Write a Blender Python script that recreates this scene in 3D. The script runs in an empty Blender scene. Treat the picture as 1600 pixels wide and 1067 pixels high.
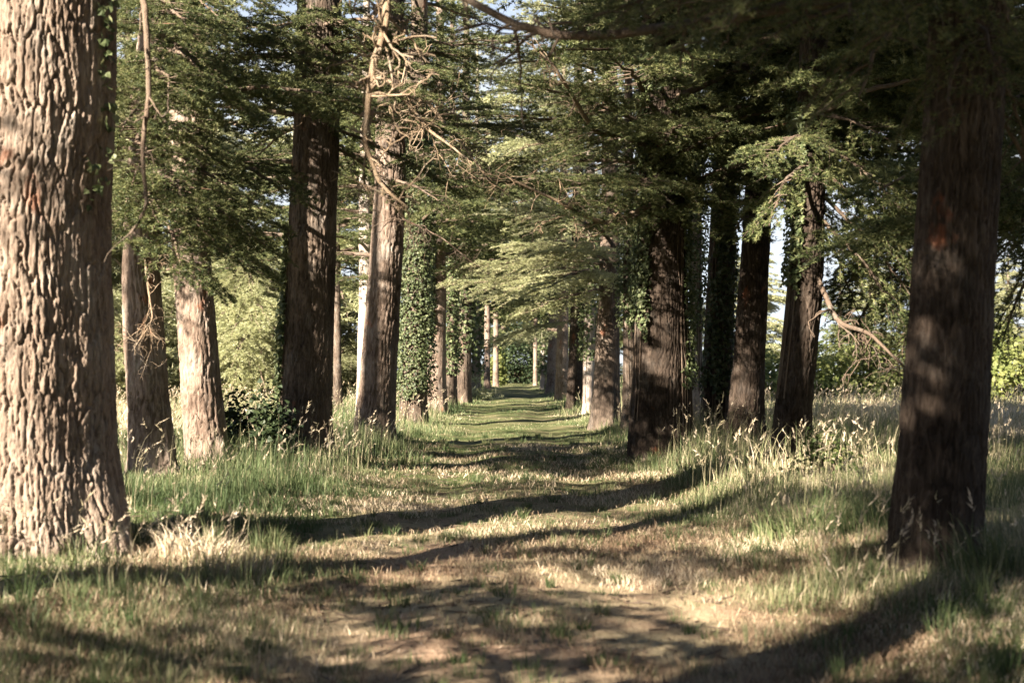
import bpy, math, numpy as np

# ------------------------------------------------------------------ camera, sky, sun, exposure
SC = bpy.context.scene
F_PX, CX, HY, CAM_H = 2222.2, 805.0, 585.0, 1.5      # 50 mm lens on a 36 mm frame 1600 px wide

cam_d = bpy.data.cameras.new("camera")
cam_d.lens = 50; cam_d.sensor_width = 36
cam_d.shift_x = (800 - CX) / 1600.0
cam_d.shift_y = (HY - 533.5) / 1600.0
cam_d.clip_end = 3000; cam_d.clip_start = 0.05
cam_d.dof.use_dof = True
cam_d.dof.focus_distance = 25.0
cam_d.dof.aperture_fstop = 2.4
cam = bpy.data.objects.new("camera", cam_d)
SC.collection.objects.link(cam)
cam.location = (0, 0, CAM_H)
cam.rotation_euler = (math.pi / 2, 0, 0)
SC.camera = cam

SUN_EL, SUN_BACK = math.radians(26), math.radians(42)   # behind the camera, this far round to the left
to_sun = np.array([-math.sin(SUN_BACK) * math.cos(SUN_EL), -math.cos(SUN_BACK) * math.cos(SUN_EL), math.sin(SUN_EL)])
world = bpy.data.worlds.new("World"); SC.world = world
world.use_nodes = True
wt = world.node_tree
bg = wt.nodes["Background"]
sky = wt.nodes.new("ShaderNodeTexSky")
sky.sky_type = 'NISHITA'; sky.sun_disc = False
sky.sun_elevation = SUN_EL
sky.sun_rotation = math.atan2(to_sun[0], to_sun[1])
sky.air_density = 0.5; sky.dust_density = 0.3
# a thin bright veil of cloud, thickest low down
wg = wt.nodes.new("ShaderNodeNewGeometry"); ws = wt.nodes.new("ShaderNodeSeparateXYZ")
wt.links.new(wg.outputs["Position"], ws.inputs[0])
wr = wt.nodes.new("ShaderNodeMapRange"); wr.inputs[1].default_value = .20; wr.inputs[2].default_value = .34; wr.inputs[3].default_value = .9; wr.inputs[4].default_value = .0
wt.links.new(ws.outputs[2], wr.inputs[0])
wn = wt.nodes.new("ShaderNodeTexNoise"); wn.inputs["Scale"].default_value = 3.5; wn.inputs["Detail"].default_value = 5
wt.links.new(wg.outputs["Position"], wn.inputs[0])
wmul = wt.nodes.new("ShaderNodeMath"); wmul.operation = 'MULTIPLY_ADD'; wmul.inputs[1].default_value = .7; wmul.use_clamp = True
wsub = wt.nodes.new("ShaderNodeMath"); wsub.operation = 'SUBTRACT'; wsub.inputs[1].default_value = .5
wt.links.new(wn.outputs["Fac"], wsub.inputs[0]); wt.links.new(wsub.outputs[0], wmul.inputs[0]); wt.links.new(wr.outputs[0], wmul.inputs[2])
wm = wt.nodes.new("ShaderNodeMixRGB"); wm.inputs[2].default_value = (3.6, 3.8, 4.0, 1)
wt.links.new(wmul.outputs[0], wm.inputs[0]); wt.links.new(sky.outputs[0], wm.inputs[1]); wt.links.new(wm.outputs[0], bg.inputs[0])
bg.inputs[1].default_value = 0.05
sun_d = bpy.data.lights.new("sun", 'SUN')
sun_d.energy = 5.0; sun_d.angle = math.radians(0.6); sun_d.color = (1.0, 0.88, 0.74)
sun = bpy.data.objects.new("sun", sun_d); SC.collection.objects.link(sun)
from mathutils import Vector, Matrix
sun.rotation_euler = Vector(tuple(to_sun)).to_track_quat('Z', 'Y').to_euler()
sun.location = (-20, -20, 30)
SC.view_settings.view_transform = 'Standard'; SC.view_settings.look = 'None'
SC.view_settings.exposure = 2.45; SC.view_settings.gamma = 1.0
SC.render.engine = 'CYCLES'
SC.cycles.max_bounces = 5; SC.cycles.diffuse_bounces = 1; SC.cycles.glossy_bounces = 1
SC.cycles.transmission_bounces = 3; SC.cycles.transparent_max_bounces = 4
SC.cycles.use_denoising = True
SC.cycles.caustics_reflective = False; SC.cycles.caustics_refractive = False

rng = np.random.default_rng(11)
COL = SC.collection


def P(px, py, Y):
    """World point seen at photo pixel (px, py) at distance Y."""
    return np.array([(px - CX) / F_PX * Y, Y, CAM_H + (HY - py) / F_PX * Y])


# ------------------------------------------------------------------ noise
def _h(ix, iy, iz, seed):
    n = (ix.astype(np.int64) * 374761393 + iy.astype(np.int64) * 668265263 + iz.astype(np.int64) * 1440670441 + seed * 974634777) & 0xffffffff
    n = ((n ^ (n >> 13)) * 1274126177) & 0xffffffff
    n = n ^ (n >> 16)
    return (n & 0xffffff) / float(0xffffff)


def vnoise(x, y, z=None, seed=0):
    x = np.asarray(x, float); y = np.asarray(y, float)
    z = np.zeros_like(x) if z is None else np.asarray(z, float)
    x, y, z = np.broadcast_arrays(x, y, z)
    ix, iy, iz = np.floor(x), np.floor(y), np.floor(z)
    fx, fy, fz = x - ix, y - iy, z - iz
    fx, fy, fz = [f * f * (3 - 2 * f) for f in (fx, fy, fz)]
    out = 0
    for dx in (0, 1):
        for dy in (0, 1):
            for dz in (0, 1):
                w = (fx if dx else 1 - fx) * (fy if dy else 1 - fy) * (fz if dz else 1 - fz)
                out = out + w * _h(ix + dx, iy + dy, iz + dz, seed)
    return out * 2 - 1


def fbm(x, y, z=None, o=3, seed=0):
    s, a, f = 0, 1.0, 1.0
    for k in range(o):
        s = s + a * vnoise(np.asarray(x) * f, np.asarray(y) * f, None if z is None else np.asarray(z) * f, seed + k * 17)
        a *= .5; f *= 2.03
    return s / 1.6


def worley_gap(u, v, per_u, seed=0):
    """F2-F1 of jittered cells, wrapping in u."""
    iu, iv = np.floor(u), np.floor(v)
    f1 = np.full(u.shape, 9.0); f2 = np.full(u.shape, 9.0); cid = np.zeros(u.shape)
    for du in (-1, 0, 1):
        for dv in (-1, 0, 1):
            cu, cv = iu + du, iv + dv
            w = np.mod(cu, per_u)
            zz = np.zeros_like(cu)
            px = cu + .1 + .8 * _h(w, cv, zz, seed)
            pv = cv + .1 + .8 * _h(w, cv, zz + 1, seed)
            d = np.hypot(px - u, pv - v)
            m = d < f1
            cid = np.where(m, _h(w, cv, zz + 7, seed), cid)
            f2 = np.where(m, f1, np.minimum(f2, d)); f1 = np.where(m, d, f1)
    return f2 - f1, cid


def sstep(a, b, x):
    t = np.clip((np.asarray(x, float) - a) / (b - a), 0, 1)
    return t * t * (3 - 2 * t)


# ------------------------------------------------------------------ terrain
def ground_z(x, y):
    x = np.asarray(x, float); y = np.asarray(y, float)
    wob = .35 * vnoise(y * .13, y * 0 + 3.3, seed=5)
    a = np.abs(x - wob * .5)
    z = .008 * np.clip(y, -30, 130) + .0005 * np.clip(y - 130, 0, None)
    v = sstep(1.5, 3.0, a) * (1 - .45 * sstep(4.5, 11, a))
    z = z + v * np.where(x > 0, .24, .15)
    z = z - .045 * np.exp(-((a - .85) / .28) ** 2)
    z = z + .035 * fbm(x * .9, y * .9, o=3, seed=2) + .09 * vnoise(x * .16, y * .16, seed=8) * sstep(1, 4, a)
    return z


# ------------------------------------------------------------------ mesh helpers
def mesh_np(name, verts, tris=None, quads=None, mats=(), tint=None, smooth=False, tri_mat=None, quad_mat=None):
    me = bpy.data.meshes.new(name)
    verts = np.asarray(verts, np.float32).reshape(-1, 3)
    nt = 0 if tris is None else len(tris); nq = 0 if quads is None else len(quads)
    me.vertices.add(len(verts)); me.vertices.foreach_set("co", verts.ravel())
    li = []
    if nt: li.append(np.asarray(tris, np.int32).ravel())
    if nq: li.append(np.asarray(quads, np.int32).ravel())
    li = np.concatenate(li)
    me.loops.add(len(li)); me.loops.foreach_set("vertex_index", li)
    me.polygons.add(nt + nq)
    ls = np.concatenate([np.arange(nt) * 3, nt * 3 + np.arange(nq) * 4]).astype(np.int32)
    me.polygons.foreach_set("loop_start", ls)
    for m in mats: me.materials.append(m)
    if tri_mat is not None or quad_mat is not None:
        mi = np.concatenate([np.zeros(nt, np.int32) if tri_mat is None else np.broadcast_to(tri_mat, nt), np.zeros(nq, np.int32) if quad_mat is None else np.broadcast_to(quad_mat, nq)]).astype(np.int32)
        me.polygons.foreach_set("material_index", mi)
    me.polygons.foreach_set("use_smooth", np.full(nt + nq, smooth, bool))
    me.update(calc_edges=True)
    if tint is not None:
        at = me.attributes.new("tint", 'FLOAT', 'FACE')
        at.data.foreach_set("value", np.asarray(tint, np.float32))
    return me


def link(name, me, parent=None, loc=None):
    o = bpy.data.objects.new(name, me); COL.objects.link(o)
    if parent is not None: o.parent = parent
    if loc is not None: o.location = loc
    return o


def tag(o, label=None, cat=None, group=None, kind=None):
    if label: o["label"] = label
    if cat: o["category"] = cat
    if group: o["group"] = group
    if kind: o["kind"] = kind
    return o


def tube(pts, rad, sides=6):
    """Verts and quads of a tube along a polyline."""
    pts = np.asarray(pts, float); n = len(pts)
    rad = np.broadcast_to(rad, n)
    t = np.gradient(pts, axis=0); t /= np.linalg.norm(t, axis=1)[:, None] + 1e-9
    ref = np.where(np.abs(t[:, 2:3]) > .9, [[1., 0, 0]], [[0, 0, 1.]])
    a = np.cross(t, ref); a /= np.linalg.norm(a, axis=1)[:, None] + 1e-9
    b = np.cross(t, a)
    th = np.arange(sides) / sides * 2 * np.pi
    v = pts[:, None] + rad[:, None, None] * (np.cos(th)[None, :, None] * a[:, None] + np.sin(th)[None, :, None] * b[:, None])
    i = np.arange(n - 1)[:, None] * sides; j = np.arange(sides)[None]
    j2 = (j + 1) % sides
    q = np.stack([i + j, i + j2, i + sides + j2, i + sides + j], -1).reshape(-1, 4)
    return v.reshape(-1, 3), q


class MB:
    def __init__(s): s.v = []; s.t = []; s.q = []; s.n = 0
    def add(s, v, t=None, q=None):
        if t is not None and len(t): s.t.append(np.asarray(t) + s.n)
        if q is not None and len(q): s.q.append(np.asarray(q) + s.n)
        s.v.append(v); s.n += len(v)
    def arrays(s):
        return (np.concatenate(s.v), np.concatenate(s.t) if s.t else np.zeros((0, 3), int), np.concatenate(s.q) if s.q else np.zeros((0, 4), int))


# ------------------------------------------------------------------ materials
def new_mat(name):
    m = bpy.data.materials.new(name); m.use_nodes = True
    nt = m.node_tree
    return m, nt, nt.nodes, nt.links, nt.nodes["Principled BSDF"]


def ramp(nodes, stops):
    r = nodes.new("ShaderNodeValToRGB")
    e = r.color_ramp.elements
    while len(e) < len(stops): e.new(0.5)
    for i, (p, c) in enumerate(stops):
        e[i].position = p; e[i].color = (*c, 1)
    return r


def leaf_mat(name, cols, trans=.25, rough=.55, spec=.3):
    m, nt, N, L, b = new_mat(name)
    at = N.new("ShaderNodeAttribute"); at.attribute_name = "tint"
    r = ramp(N, cols)
    oi = N.new("ShaderNodeObjectInfo")
    hs = N.new("ShaderNodeHueSaturation")
    mr = N.new("ShaderNodeMapRange"); mr.inputs[3].default_value = .8; mr.inputs[4].default_value = 1.2
    L.new(oi.outputs["Random"], mr.inputs[0]); L.new(mr.outputs[0], hs.inputs["Value"])
    L.new(at.outputs["Fac"], r.inputs[0]); L.new(r.outputs[0], hs.inputs["Color"])
    L.new(hs.outputs[0], b.inputs["Base Color"])
    b.inputs["Roughness"].default_value = rough; b.inputs["Specular IOR Level"].default_value = spec
    tr = N.new("ShaderNodeBsdfTranslucent")
    hs2 = N.new("ShaderNodeHueSaturation"); hs2.inputs["Value"].default_value = 1.5; hs2.inputs["Hue"].default_value = .485
    L.new(hs.outputs[0], hs2.inputs["Color"]); L.new(hs2.outputs[0], tr.inputs[0])
    mx = N.new("ShaderNodeMixShader"); mx.inputs[0].default_value = trans
    L.new(b.outputs[0], mx.inputs[1]); L.new(tr.outputs[0], mx.inputs[2])
    L.new(mx.outputs[0], N["Material Output"].inputs[0])
    return m


def bark_mat(name, cols, scale=1.0, bump=.8, streak=20.0):
    m, nt, N, L, b = new_mat(name)
    tc = N.new("ShaderNodeTexCoord")
    mp = N.new("ShaderNodeMapping"); mp.inputs["Scale"].default_value = (streak * scale, streak * scale, streak * .24 * scale)
    L.new(tc.outputs["Object"], mp.inputs[0])
    n1 = N.new("ShaderNodeTexNoise"); n1.inputs["Scale"].default_value = 1.0; n1.inputs["Detail"].default_value = 4; n1.inputs["Roughness"].default_value = .65
    n1.inputs["Distortion"].default_value = 1.3
    L.new(mp.outputs[0], n1.inputs[0])
    n2 = N.new("ShaderNodeTexNoise"); n2.inputs["Scale"].default_value = 1.7; n2.inputs["Detail"].default_value = 3
    L.new(tc.outputs["Object"], n2.inputs[0])
    mixf = N.new("ShaderNodeMath"); mixf.operation = 'MULTIPLY_ADD'; mixf.inputs[1].default_value = .6
    L.new(n1.outputs["Fac"], mixf.inputs[0])
    mu = N.new("ShaderNodeMath"); mu.operation = 'MULTIPLY'; mu.inputs[1].default_value = .4
    L.new(n2.outputs["Fac"], mu.inputs[0]); L.new(mu.outputs[0], mixf.inputs[2])
    r = ramp(N, cols); L.new(mixf.outputs[0], r.inputs[0])
    # a few rust-red worn patches
    n3 = N.new("ShaderNodeTexNoise"); n3.inputs["Scale"].default_value = 1.9; n3.inputs["Detail"].default_value = 4
    mp3 = N.new("ShaderNodeMapping"); mp3.inputs["Scale"].default_value = (1.6, 1.6, .9); mp3.inputs["Location"].default_value = (3.1, .7, 1.9)
    L.new(tc.outputs["Object"], mp3.inputs[0]); L.new(mp3.outputs[0], n3.inputs[0])
    mr = N.new("ShaderNodeMapRange"); mr.inputs[1].default_value = .66; mr.inputs[2].default_value = .74; mr.clamp = True
    L.new(n3.outputs["Fac"], mr.inputs[0])
    mx = N.new("ShaderNodeMixRGB"); mx.inputs[2].default_value = (.30, .10, .045, 1)
    m4 = N.new("ShaderNodeMath"); m4.operation = 'MULTIPLY'; m4.inputs[1].default_value = .7
    L.new(mr.outputs[0], m4.inputs[0]); L.new(m4.outputs[0], mx.inputs[0])
    L.new(r.outputs[0], mx.inputs[1])
    n5 = N.new("ShaderNodeTexNoise"); n5.inputs["Scale"].default_value = 3.2; n5.inputs["Detail"].default_value = 6; n5.inputs["Roughness"].default_value = .7
    mp5 = N.new("ShaderNodeMapping"); mp5.inputs["Scale"].default_value = (1.5, 1.5, .8); mp5.inputs["Location"].default_value = (7.3, 2.2, 5.1)
    L.new(tc.outputs["Object"], mp5.inputs[0]); L.new(mp5.outputs[0], n5.inputs[0])
    mr5 = N.new("ShaderNodeMapRange"); mr5.inputs[1].default_value = .50; mr5.inputs[2].default_value = .68; mr5.inputs[4].default_value = .6; L.new(n5.outputs["Fac"], mr5.inputs[0])
    hs5 = N.new("ShaderNodeHueSaturation"); hs5.inputs["Saturation"].default_value = .55; hs5.inputs["Value"].default_value = 1.3; hs5.inputs["Hue"].default_value = .52
    L.new(mx.outputs[0], hs5.inputs["Color"])
    mx5 = N.new("ShaderNodeMixRGB"); L.new(mr5.outputs[0], mx5.inputs[0]); L.new(mx.outputs[0], mx5.inputs[1]); L.new(hs5.outputs[0], mx5.inputs[2])
    mx = mx5
    oi = N.new("ShaderNodeObjectInfo"); mr2 = N.new("ShaderNodeMapRange"); mr2.inputs[3].default_value = .85; mr2.inputs[4].default_value = 1.12
    hs = N.new("ShaderNodeHueSaturation"); L.new(oi.outputs["Random"], mr2.inputs[0]); L.new(mr2.outputs[0], hs.inputs["Value"])
    L.new(mx.outputs[0], hs.inputs["Color"]); L.new(hs.outputs[0], b.inputs["Base Color"])
    b.inputs["Roughness"].default_value = .9; b.inputs["Specular IOR Level"].default_value = .15
    bp = N.new("ShaderNodeBump"); bp.inputs["Strength"].default_value = bump; bp.inputs["Distance"].default_value = .03
    L.new(n1.outputs["Fac"], bp.inputs["Height"]); L.new(bp.outputs[0], b.inputs["Normal"])
    return m


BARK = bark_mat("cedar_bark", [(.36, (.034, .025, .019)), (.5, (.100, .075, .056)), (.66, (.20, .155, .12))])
BARK_SHADED = bark_mat("shaded_cedar_bark", [(.36, (.016, .011, .008)), (.5, (.052, .038, .028)), (.66, (.125, .094, .072))])  # same cedar bark, shade on these trunks put into a darker colour
BARK_LIT = bark_mat("sunlit_cedar_bark", [(.36, (.085, .058, .042)), (.5, (.21, .155, .118)), (.66, (.34, .27, .215))])  # same cedar bark, sun on these trunks put into a lighter colour
BARK_PALE = bark_mat("pale_bark", [(.36, (.18, .14, .11)), (.5, (.38, .315, .26)), (.64, (.48, .41, .35))])  # sunlight on the slim farther trunks put into a paler colour
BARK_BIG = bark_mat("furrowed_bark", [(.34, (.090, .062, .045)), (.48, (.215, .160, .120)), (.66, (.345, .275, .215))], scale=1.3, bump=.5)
WOOD = bark_mat("branch_bark", [(.25, (.085, .06, .043)), (.5, (.15, .11, .08)), (.75, (.22, .17, .125))], scale=2.0)
DEADW = bark_mat("dead_wood", [(.25, (.17, .12, .075)), (.5, (.28, .205, .135)), (.75, (.41, .32, .225))], scale=3.0)
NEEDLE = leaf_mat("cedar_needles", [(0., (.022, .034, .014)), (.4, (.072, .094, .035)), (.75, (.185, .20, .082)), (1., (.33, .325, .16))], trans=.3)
NEEDLE_LIT = leaf_mat("sunlit_cedar_needles", [(0., (.15, .175, .08)), (.5, (.32, .335, .17)), (1., (.50, .49, .31))], trans=.35, rough=.45, spec=.5)  # sun on these crowns put into paler, glossier needles
IVY = leaf_mat("ivy_leaves", [(0., (.026, .042, .015)), (.5, (.085, .110, .045)), (1., (.22, .235, .12))], trans=.2, rough=.5, spec=.3)
BROAD = leaf_mat("broad_leaves", [(0., (.035, .060, .018)), (.5, (.085, .12, .035)), (1., (.17, .19, .065))], trans=.3)
LEAF_SHADED = leaf_mat("shaded_leaves", [(0., (.014, .024, .011)), (.5, (.028, .045, .018)), (1., (.06, .08, .032))], trans=.1)  # shade on the far bush and bramble put into dark leaf colour
HEDGE = leaf_mat("hedge_leaves", [(0., (.08, .11, .03)), (.5, (.16, .19, .055)), (1., (.27, .28, .10))], trans=.35)
GRASS = leaf_mat("grass_blades", [(0., (.050, .080, .028)), (.3, (.105, .135, .055)), (.5, (.20, .205, .10)), (.68, (.39, .335, .21)), (.85, (.58, .48, .34)), (1., (.70, .60, .46))], trans=.3, rough=.6)


def soil_color_mat():
    m, nt, N, L, b = new_mat("path_soil")
    geo = N.new("ShaderNodeNewGeometry")
    def noise(scale, detail=5, stretch=None, rough=.6):
        n = N.new("ShaderNodeTexNoise"); n.inputs["Scale"].default_value = scale; n.inputs["Detail"].default_value = detail; n.inputs["Roughness"].default_value = rough
        if stretch:
            mp = N.new("ShaderNodeMapping"); mp.inputs["Scale"].default_value = stretch
            L.new(geo.outputs["Position"], mp.inputs[0]); L.new(mp.outputs[0], n.inputs[0])
        else: L.new(geo.outputs["Position"], n.inputs[0])
        return n
    fine = noise(38, 6)
    soil = ramp(N, [(.3, (.21, .135, .085)), (.5, (.37, .255, .170)), (.7, (.53, .40, .285))]); L.new(fine.outputs["Fac"], soil.inputs[0])
    straw = ramp(N, [(.3, (.24, .185, .10)), (.5, (.42, .345, .21)), (.72, (.60, .50, .34))])
    f2 = noise(26, 6, (1, 2.4, 1)); L.new(f2.outputs["Fac"], straw.inputs[0])
    green = ramp(N, [(.3, (.040, .060, .018)), (.55, (.085, .110, .036)), (.75, (.16, .17, .07))])
    f3 = noise(55, 4); L.new(f3.outputs["Fac"], green.inputs[0])
    sep = N.new("ShaderNodeSeparateXYZ"); L.new(geo.outputs["Position"], sep.inputs[0])
    big = noise(.75, 4)
    mr = N.new("ShaderNodeMapRange"); mr.inputs[1].default_value = .42; mr.inputs[2].default_value = .58; L.new(big.outputs["Fac"], mr.inputs[0])
    m1 = N.new("ShaderNodeMixRGB"); L.new(mr.outputs[0], m1.inputs[0]); L.new(soil.outputs[0], m1.inputs[1]); L.new(straw.outputs[0], m1.inputs[2])
    # greener away from the wheel tracks and further down the lane
    ab = N.new("ShaderNodeMath"); ab.operation = 'ABSOLUTE'; L.new(sep.outputs[0], ab.inputs[0])
    e1 = N.new("ShaderNodeMapRange"); e1.inputs[1].default_value = 1.0; e1.inputs[2].default_value = 2.4; L.new(ab.outputs[0], e1.inputs[0])
    e2 = N.new("ShaderNodeMapRange"); e2.inputs[1].default_value = 9; e2.inputs[2].default_value = 19; e2.inputs[4].default_value = .65; L.new(sep.outputs[1], e2.inputs[0])
    ad = N.new("ShaderNodeMath"); ad.operation = 'MAXIMUM'; L.new(e1.outputs[0], ad.inputs[0]); L.new(e2.outputs[0], ad.inputs[1])
    big2 = noise(1.3, 4)
    ad2 = N.new("ShaderNodeMath"); ad2.operation = 'ADD'; L.new(ad.outputs[0], ad2.inputs[0]); L.new(big2.outputs["Fac"], ad2.inputs[1])
    e3 = N.new("ShaderNodeMapRange"); e3.inputs[1].default_value = .62; e3.inputs[2].default_value = 1.25; L.new(ad2.outputs[0], e3.inputs[0])
    m2 = N.new("ShaderNodeMixRGB"); L.new(e3.outputs[0], m2.inputs[0]); L.new(m1.outputs[0], m2.inputs[1]); L.new(green.outputs[0], m2.inputs[2])
    # meadow: dry straw-green
    e4 = N.new("ShaderNodeMapRange"); e4.inputs[1].default_value = 5; e4.inputs[2].default_value = 8; e4.inputs[4].default_value = .7; L.new(ab.outputs[0], e4.inputs[0])
    m3 = N.new("ShaderNodeMixRGB"); L.new(e4.outputs[0], m3.inputs[0]); L.new(m2.outputs[0], m3.inputs[1]); L.new(straw.outputs[0], m3.inputs[2])
    L.new(m3.outputs[0], b.inputs["Base Color"])
    b.inputs["Roughness"].default_value = .95; b.inputs["Specular IOR Level"].default_value = .1
    bp = N.new("ShaderNodeBump"); bp.inputs["Strength"].default_value = 1.0; bp.inputs["Distance"].default_value = .045
    L.new(fine.outputs["Fac"], bp.inputs["Height"]); L.new(bp.outputs[0], b.inputs["Normal"])
    return m
SOIL = soil_color_mat()


# ------------------------------------------------------------------ ground and path
def grid_sheet(name, xs, ys, zf, mat):
    X, Y = np.meshgrid(xs, ys)
    v = np.stack([X, Y, zf(X, Y)], -1).reshape(-1, 3)
    nx = len(xs); i = np.arange(len(ys) - 1)[:, None] * nx + np.arange(nx - 1)[None]
    q = np.stack([i, i + 1, i + nx + 1, i + nx], -1).reshape(-1, 4)
    return link(name, mesh_np(name, v, quads=q, mats=[mat], smooth=True))

xs = np.concatenate([-np.geomspace(900, 9, 40), np.arange(-8.8, 8.81, .14), np.geomspace(9, 900, 40)])
ys = np.concatenate([np.linspace(-300, -12, 20), np.arange(-10, 4, .8), np.arange(4, 30, .16), np.arange(30, 75, .4), np.arange(75, 140, 1.5), np.geomspace(142, 1500, 40)])
tag(grid_sheet("ground", xs, ys, ground_z, SOIL), kind='structure')
px_ = np.linspace(-1, 1, 25); py_ = np.concatenate([np.arange(1, 30, .15), np.arange(30, 112, .5)])
U, YY = np.meshgrid(px_, py_)
hw = 1.75 + .25 * vnoise(YY * .5, YY * 0, seed=31)
XX = U * hw
vv = np.stack([XX, YY, ground_z(XX, YY) + .012 - .03 * (np.abs(U) > .99)], -1).reshape(-1, 3)
ii = np.arange(len(py_) - 1)[:, None] * 25 + np.arange(24)[None]
tag(link("path", mesh_np("path", vv, quads=np.stack([ii, ii + 1, ii + 26, ii + 25], -1).reshape(-1, 4), mats=[SOIL], smooth=True)), kind='structure')


# ------------------------------------------------------------------ branch templates
def needle_tris(pos, sdir, k, nl, r):
    n = len(pos)
    pos = np.repeat(pos, k, 0); sdir = np.repeat(sdir, k, 0)
    d = sdir * .55 + r.normal(size=(n * k, 3)) * np.array([.6, .6, .38]) + np.array([0, 0, .2])
    d /= np.linalg.norm(d, axis=1)[:, None]
    s = np.cross(d, r.normal(size=(n * k, 3))); s /= np.linalg.norm(s, axis=1)[:, None] + 1e-9
    l = nl * r.uniform(.7, 1.25, (n * k, 1)); w = nl * .105
    v = np.stack([pos - s * w, pos + s * w, pos + d * l], 1).reshape(-1, 3)
    return v, np.repeat(r.uniform(0, 1, n), k)


LOD = {'near': (.024, .032, 5), 'mid': (.027, .042, 7), 'far': (.050, .072, 6), 'back': (.15, .19, 4)}


def make_branch(L, lod, seed, full=1.0, droop=.24):
    r = np.random.default_rng(seed)
    sp, nl, k = LOD[lod]
    n = 14; s = np.linspace(0, 1, n)
    wob = np.cumsum(r.normal(size=(n, 2)), 0) / n; wob -= wob[0]
    main = np.stack([s * L, wob[:, 0] * .22 * L * s, L * (.12 * s - droop * s * s) + wob[:, 1] * .10 * L * s], 1)
    wood = MB()
    r0 = .010 * L + .006
    v, q = tube(main, r0 * (1 - s) ** .8 + .004, 6); wood.add(v, q=q)
    segA, segB = [], []
    step = .165 if lod in ('near', 'mid') else (.2 if lod == 'far' else .3)
    side = 1
    for t in np.arange(.10, .99, step / L * .5):
        t = min(t + r.uniform(-.01, .01), .99); side = -side
        prof = (1 - t) ** .65 * min(1, t / .3 + .25)
        ll = L * .42 * prof * r.uniform(.55, 1.2) * full + .12
        if r.random() > .92: continue
        p = np.array([np.interp(t, s, main[:, i]) for i in range(3)])
        ang = math.radians(64 - 30 * t + r.normal() * 9)
        d0 = np.array([math.cos(ang), side * math.sin(ang), r.normal() * .08 + .03])
        m = 6; u = np.linspace(0, 1, m)[:, None]
        dr = droop * 1.3 * r.uniform(.5, 1.5)
        lat = p + d0 * ll * u + np.array([0.25 * ll, 0, 0]) * u ** 2 + np.array([0, 0, -dr * ll]) * u ** 2
        if lod in ('near', 'mid'):
            v, q = tube(lat, (.0035 + .006 * ll) * (1 - u[:, 0]) + .0015, 3); wood.add(v, q=q)
        segA.append(lat[1:-1]); segB.append(lat[2:])
        # twigs off the lateral
        ns = max(2, int(ll / (.085 if lod in ('near', 'mid') else .13)))
        tt = np.sort(r.uniform(.15, 1, ns))
        q0 = np.stack([np.interp(tt, u[:, 0], lat[:, i]) for i in range(3)], 1)
        sg = np.where(np.arange(ns) % 2, 1, -1)
        hd = math.atan2(d0[1], d0[0]) + sg * np.radians(r.uniform(35, 70, ns))
        tl = (.30 * ll * (1.1 - tt) + .07) * r.uniform(.6, 1.2, ns)
        dv = np.stack([np.cos(hd), np.sin(hd), r.normal(size=ns) * .09 - .10], 1)
        segA.append(q0); segB.append(q0 + dv * tl[:, None])
    segA.append(main[9:-1]); segB.append(main[10:])
    A = np.concatenate(segA); B = np.concatenate(segB)
    ln = np.linalg.norm(B - A, axis=1); cnt = np.maximum(1, np.ceil(ln / sp).astype(int))
    idx = np.repeat(np.arange(len(A)), cnt)
    f = r.uniform(0, 1, len(idx))[:, None]
    pos = A[idx] * (1 - f) + B[idx] * f + r.normal(size=(len(idx), 3)) * .008
    dr_ = (B - A)[idx]; dr_ /= np.linalg.norm(dr_, axis=1)[:, None] + 1e-9
    lv, lt = needle_tris(pos, dr_, k, nl, r)
    # clumps of lighter new growth and older dark needles
    lt = np.clip(.5 + .5 * np.repeat(fbm(pos[:, 0] * 2.2, pos[:, 1] * 2.2, pos[:, 2] * 2 + seed, o=2, seed=seed), k) * .6 + (lt - .5) * .7, 0, 1)
    wv, _, wq = wood.arrays()
    wme = mesh_np("branch", wv, quads=wq, mats=[WOOD], smooth=True)
    return dict(L=L, lv=lv, lt=lt, wood=wme, wv=wv, wq=wq)


TM = {}
for lod, lens in (('near', (1.6, 2.6, 3.6)), ('mid', (1.6, 2.6, 3.8, 5.0)), ('far', (2.0, 3.4, 4.8)), ('back', (2.4, 4.0))):
    for L in lens:
        for j in range(2):
            TM.setdefault(lod, []).append(make_branch(L, lod, 100 + len(TM) * 31 + int(L * 10) * 7 + j))


def basis(d, roll=0.0):
    x = d / np.linalg.norm(d)
    up = np.array([0, 0, 1.0])
    y = np.cross(up, x); y /= np.linalg.norm(y) + 1e-9
    z = np.cross(x, y)
    c, s_ = math.cos(roll), math.sin(roll)
    return np.stack([x, y * c + z * s_, -y * s_ + z * c], 1)


# ------------------------------------------------------------------ trees
TREES = {}
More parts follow.
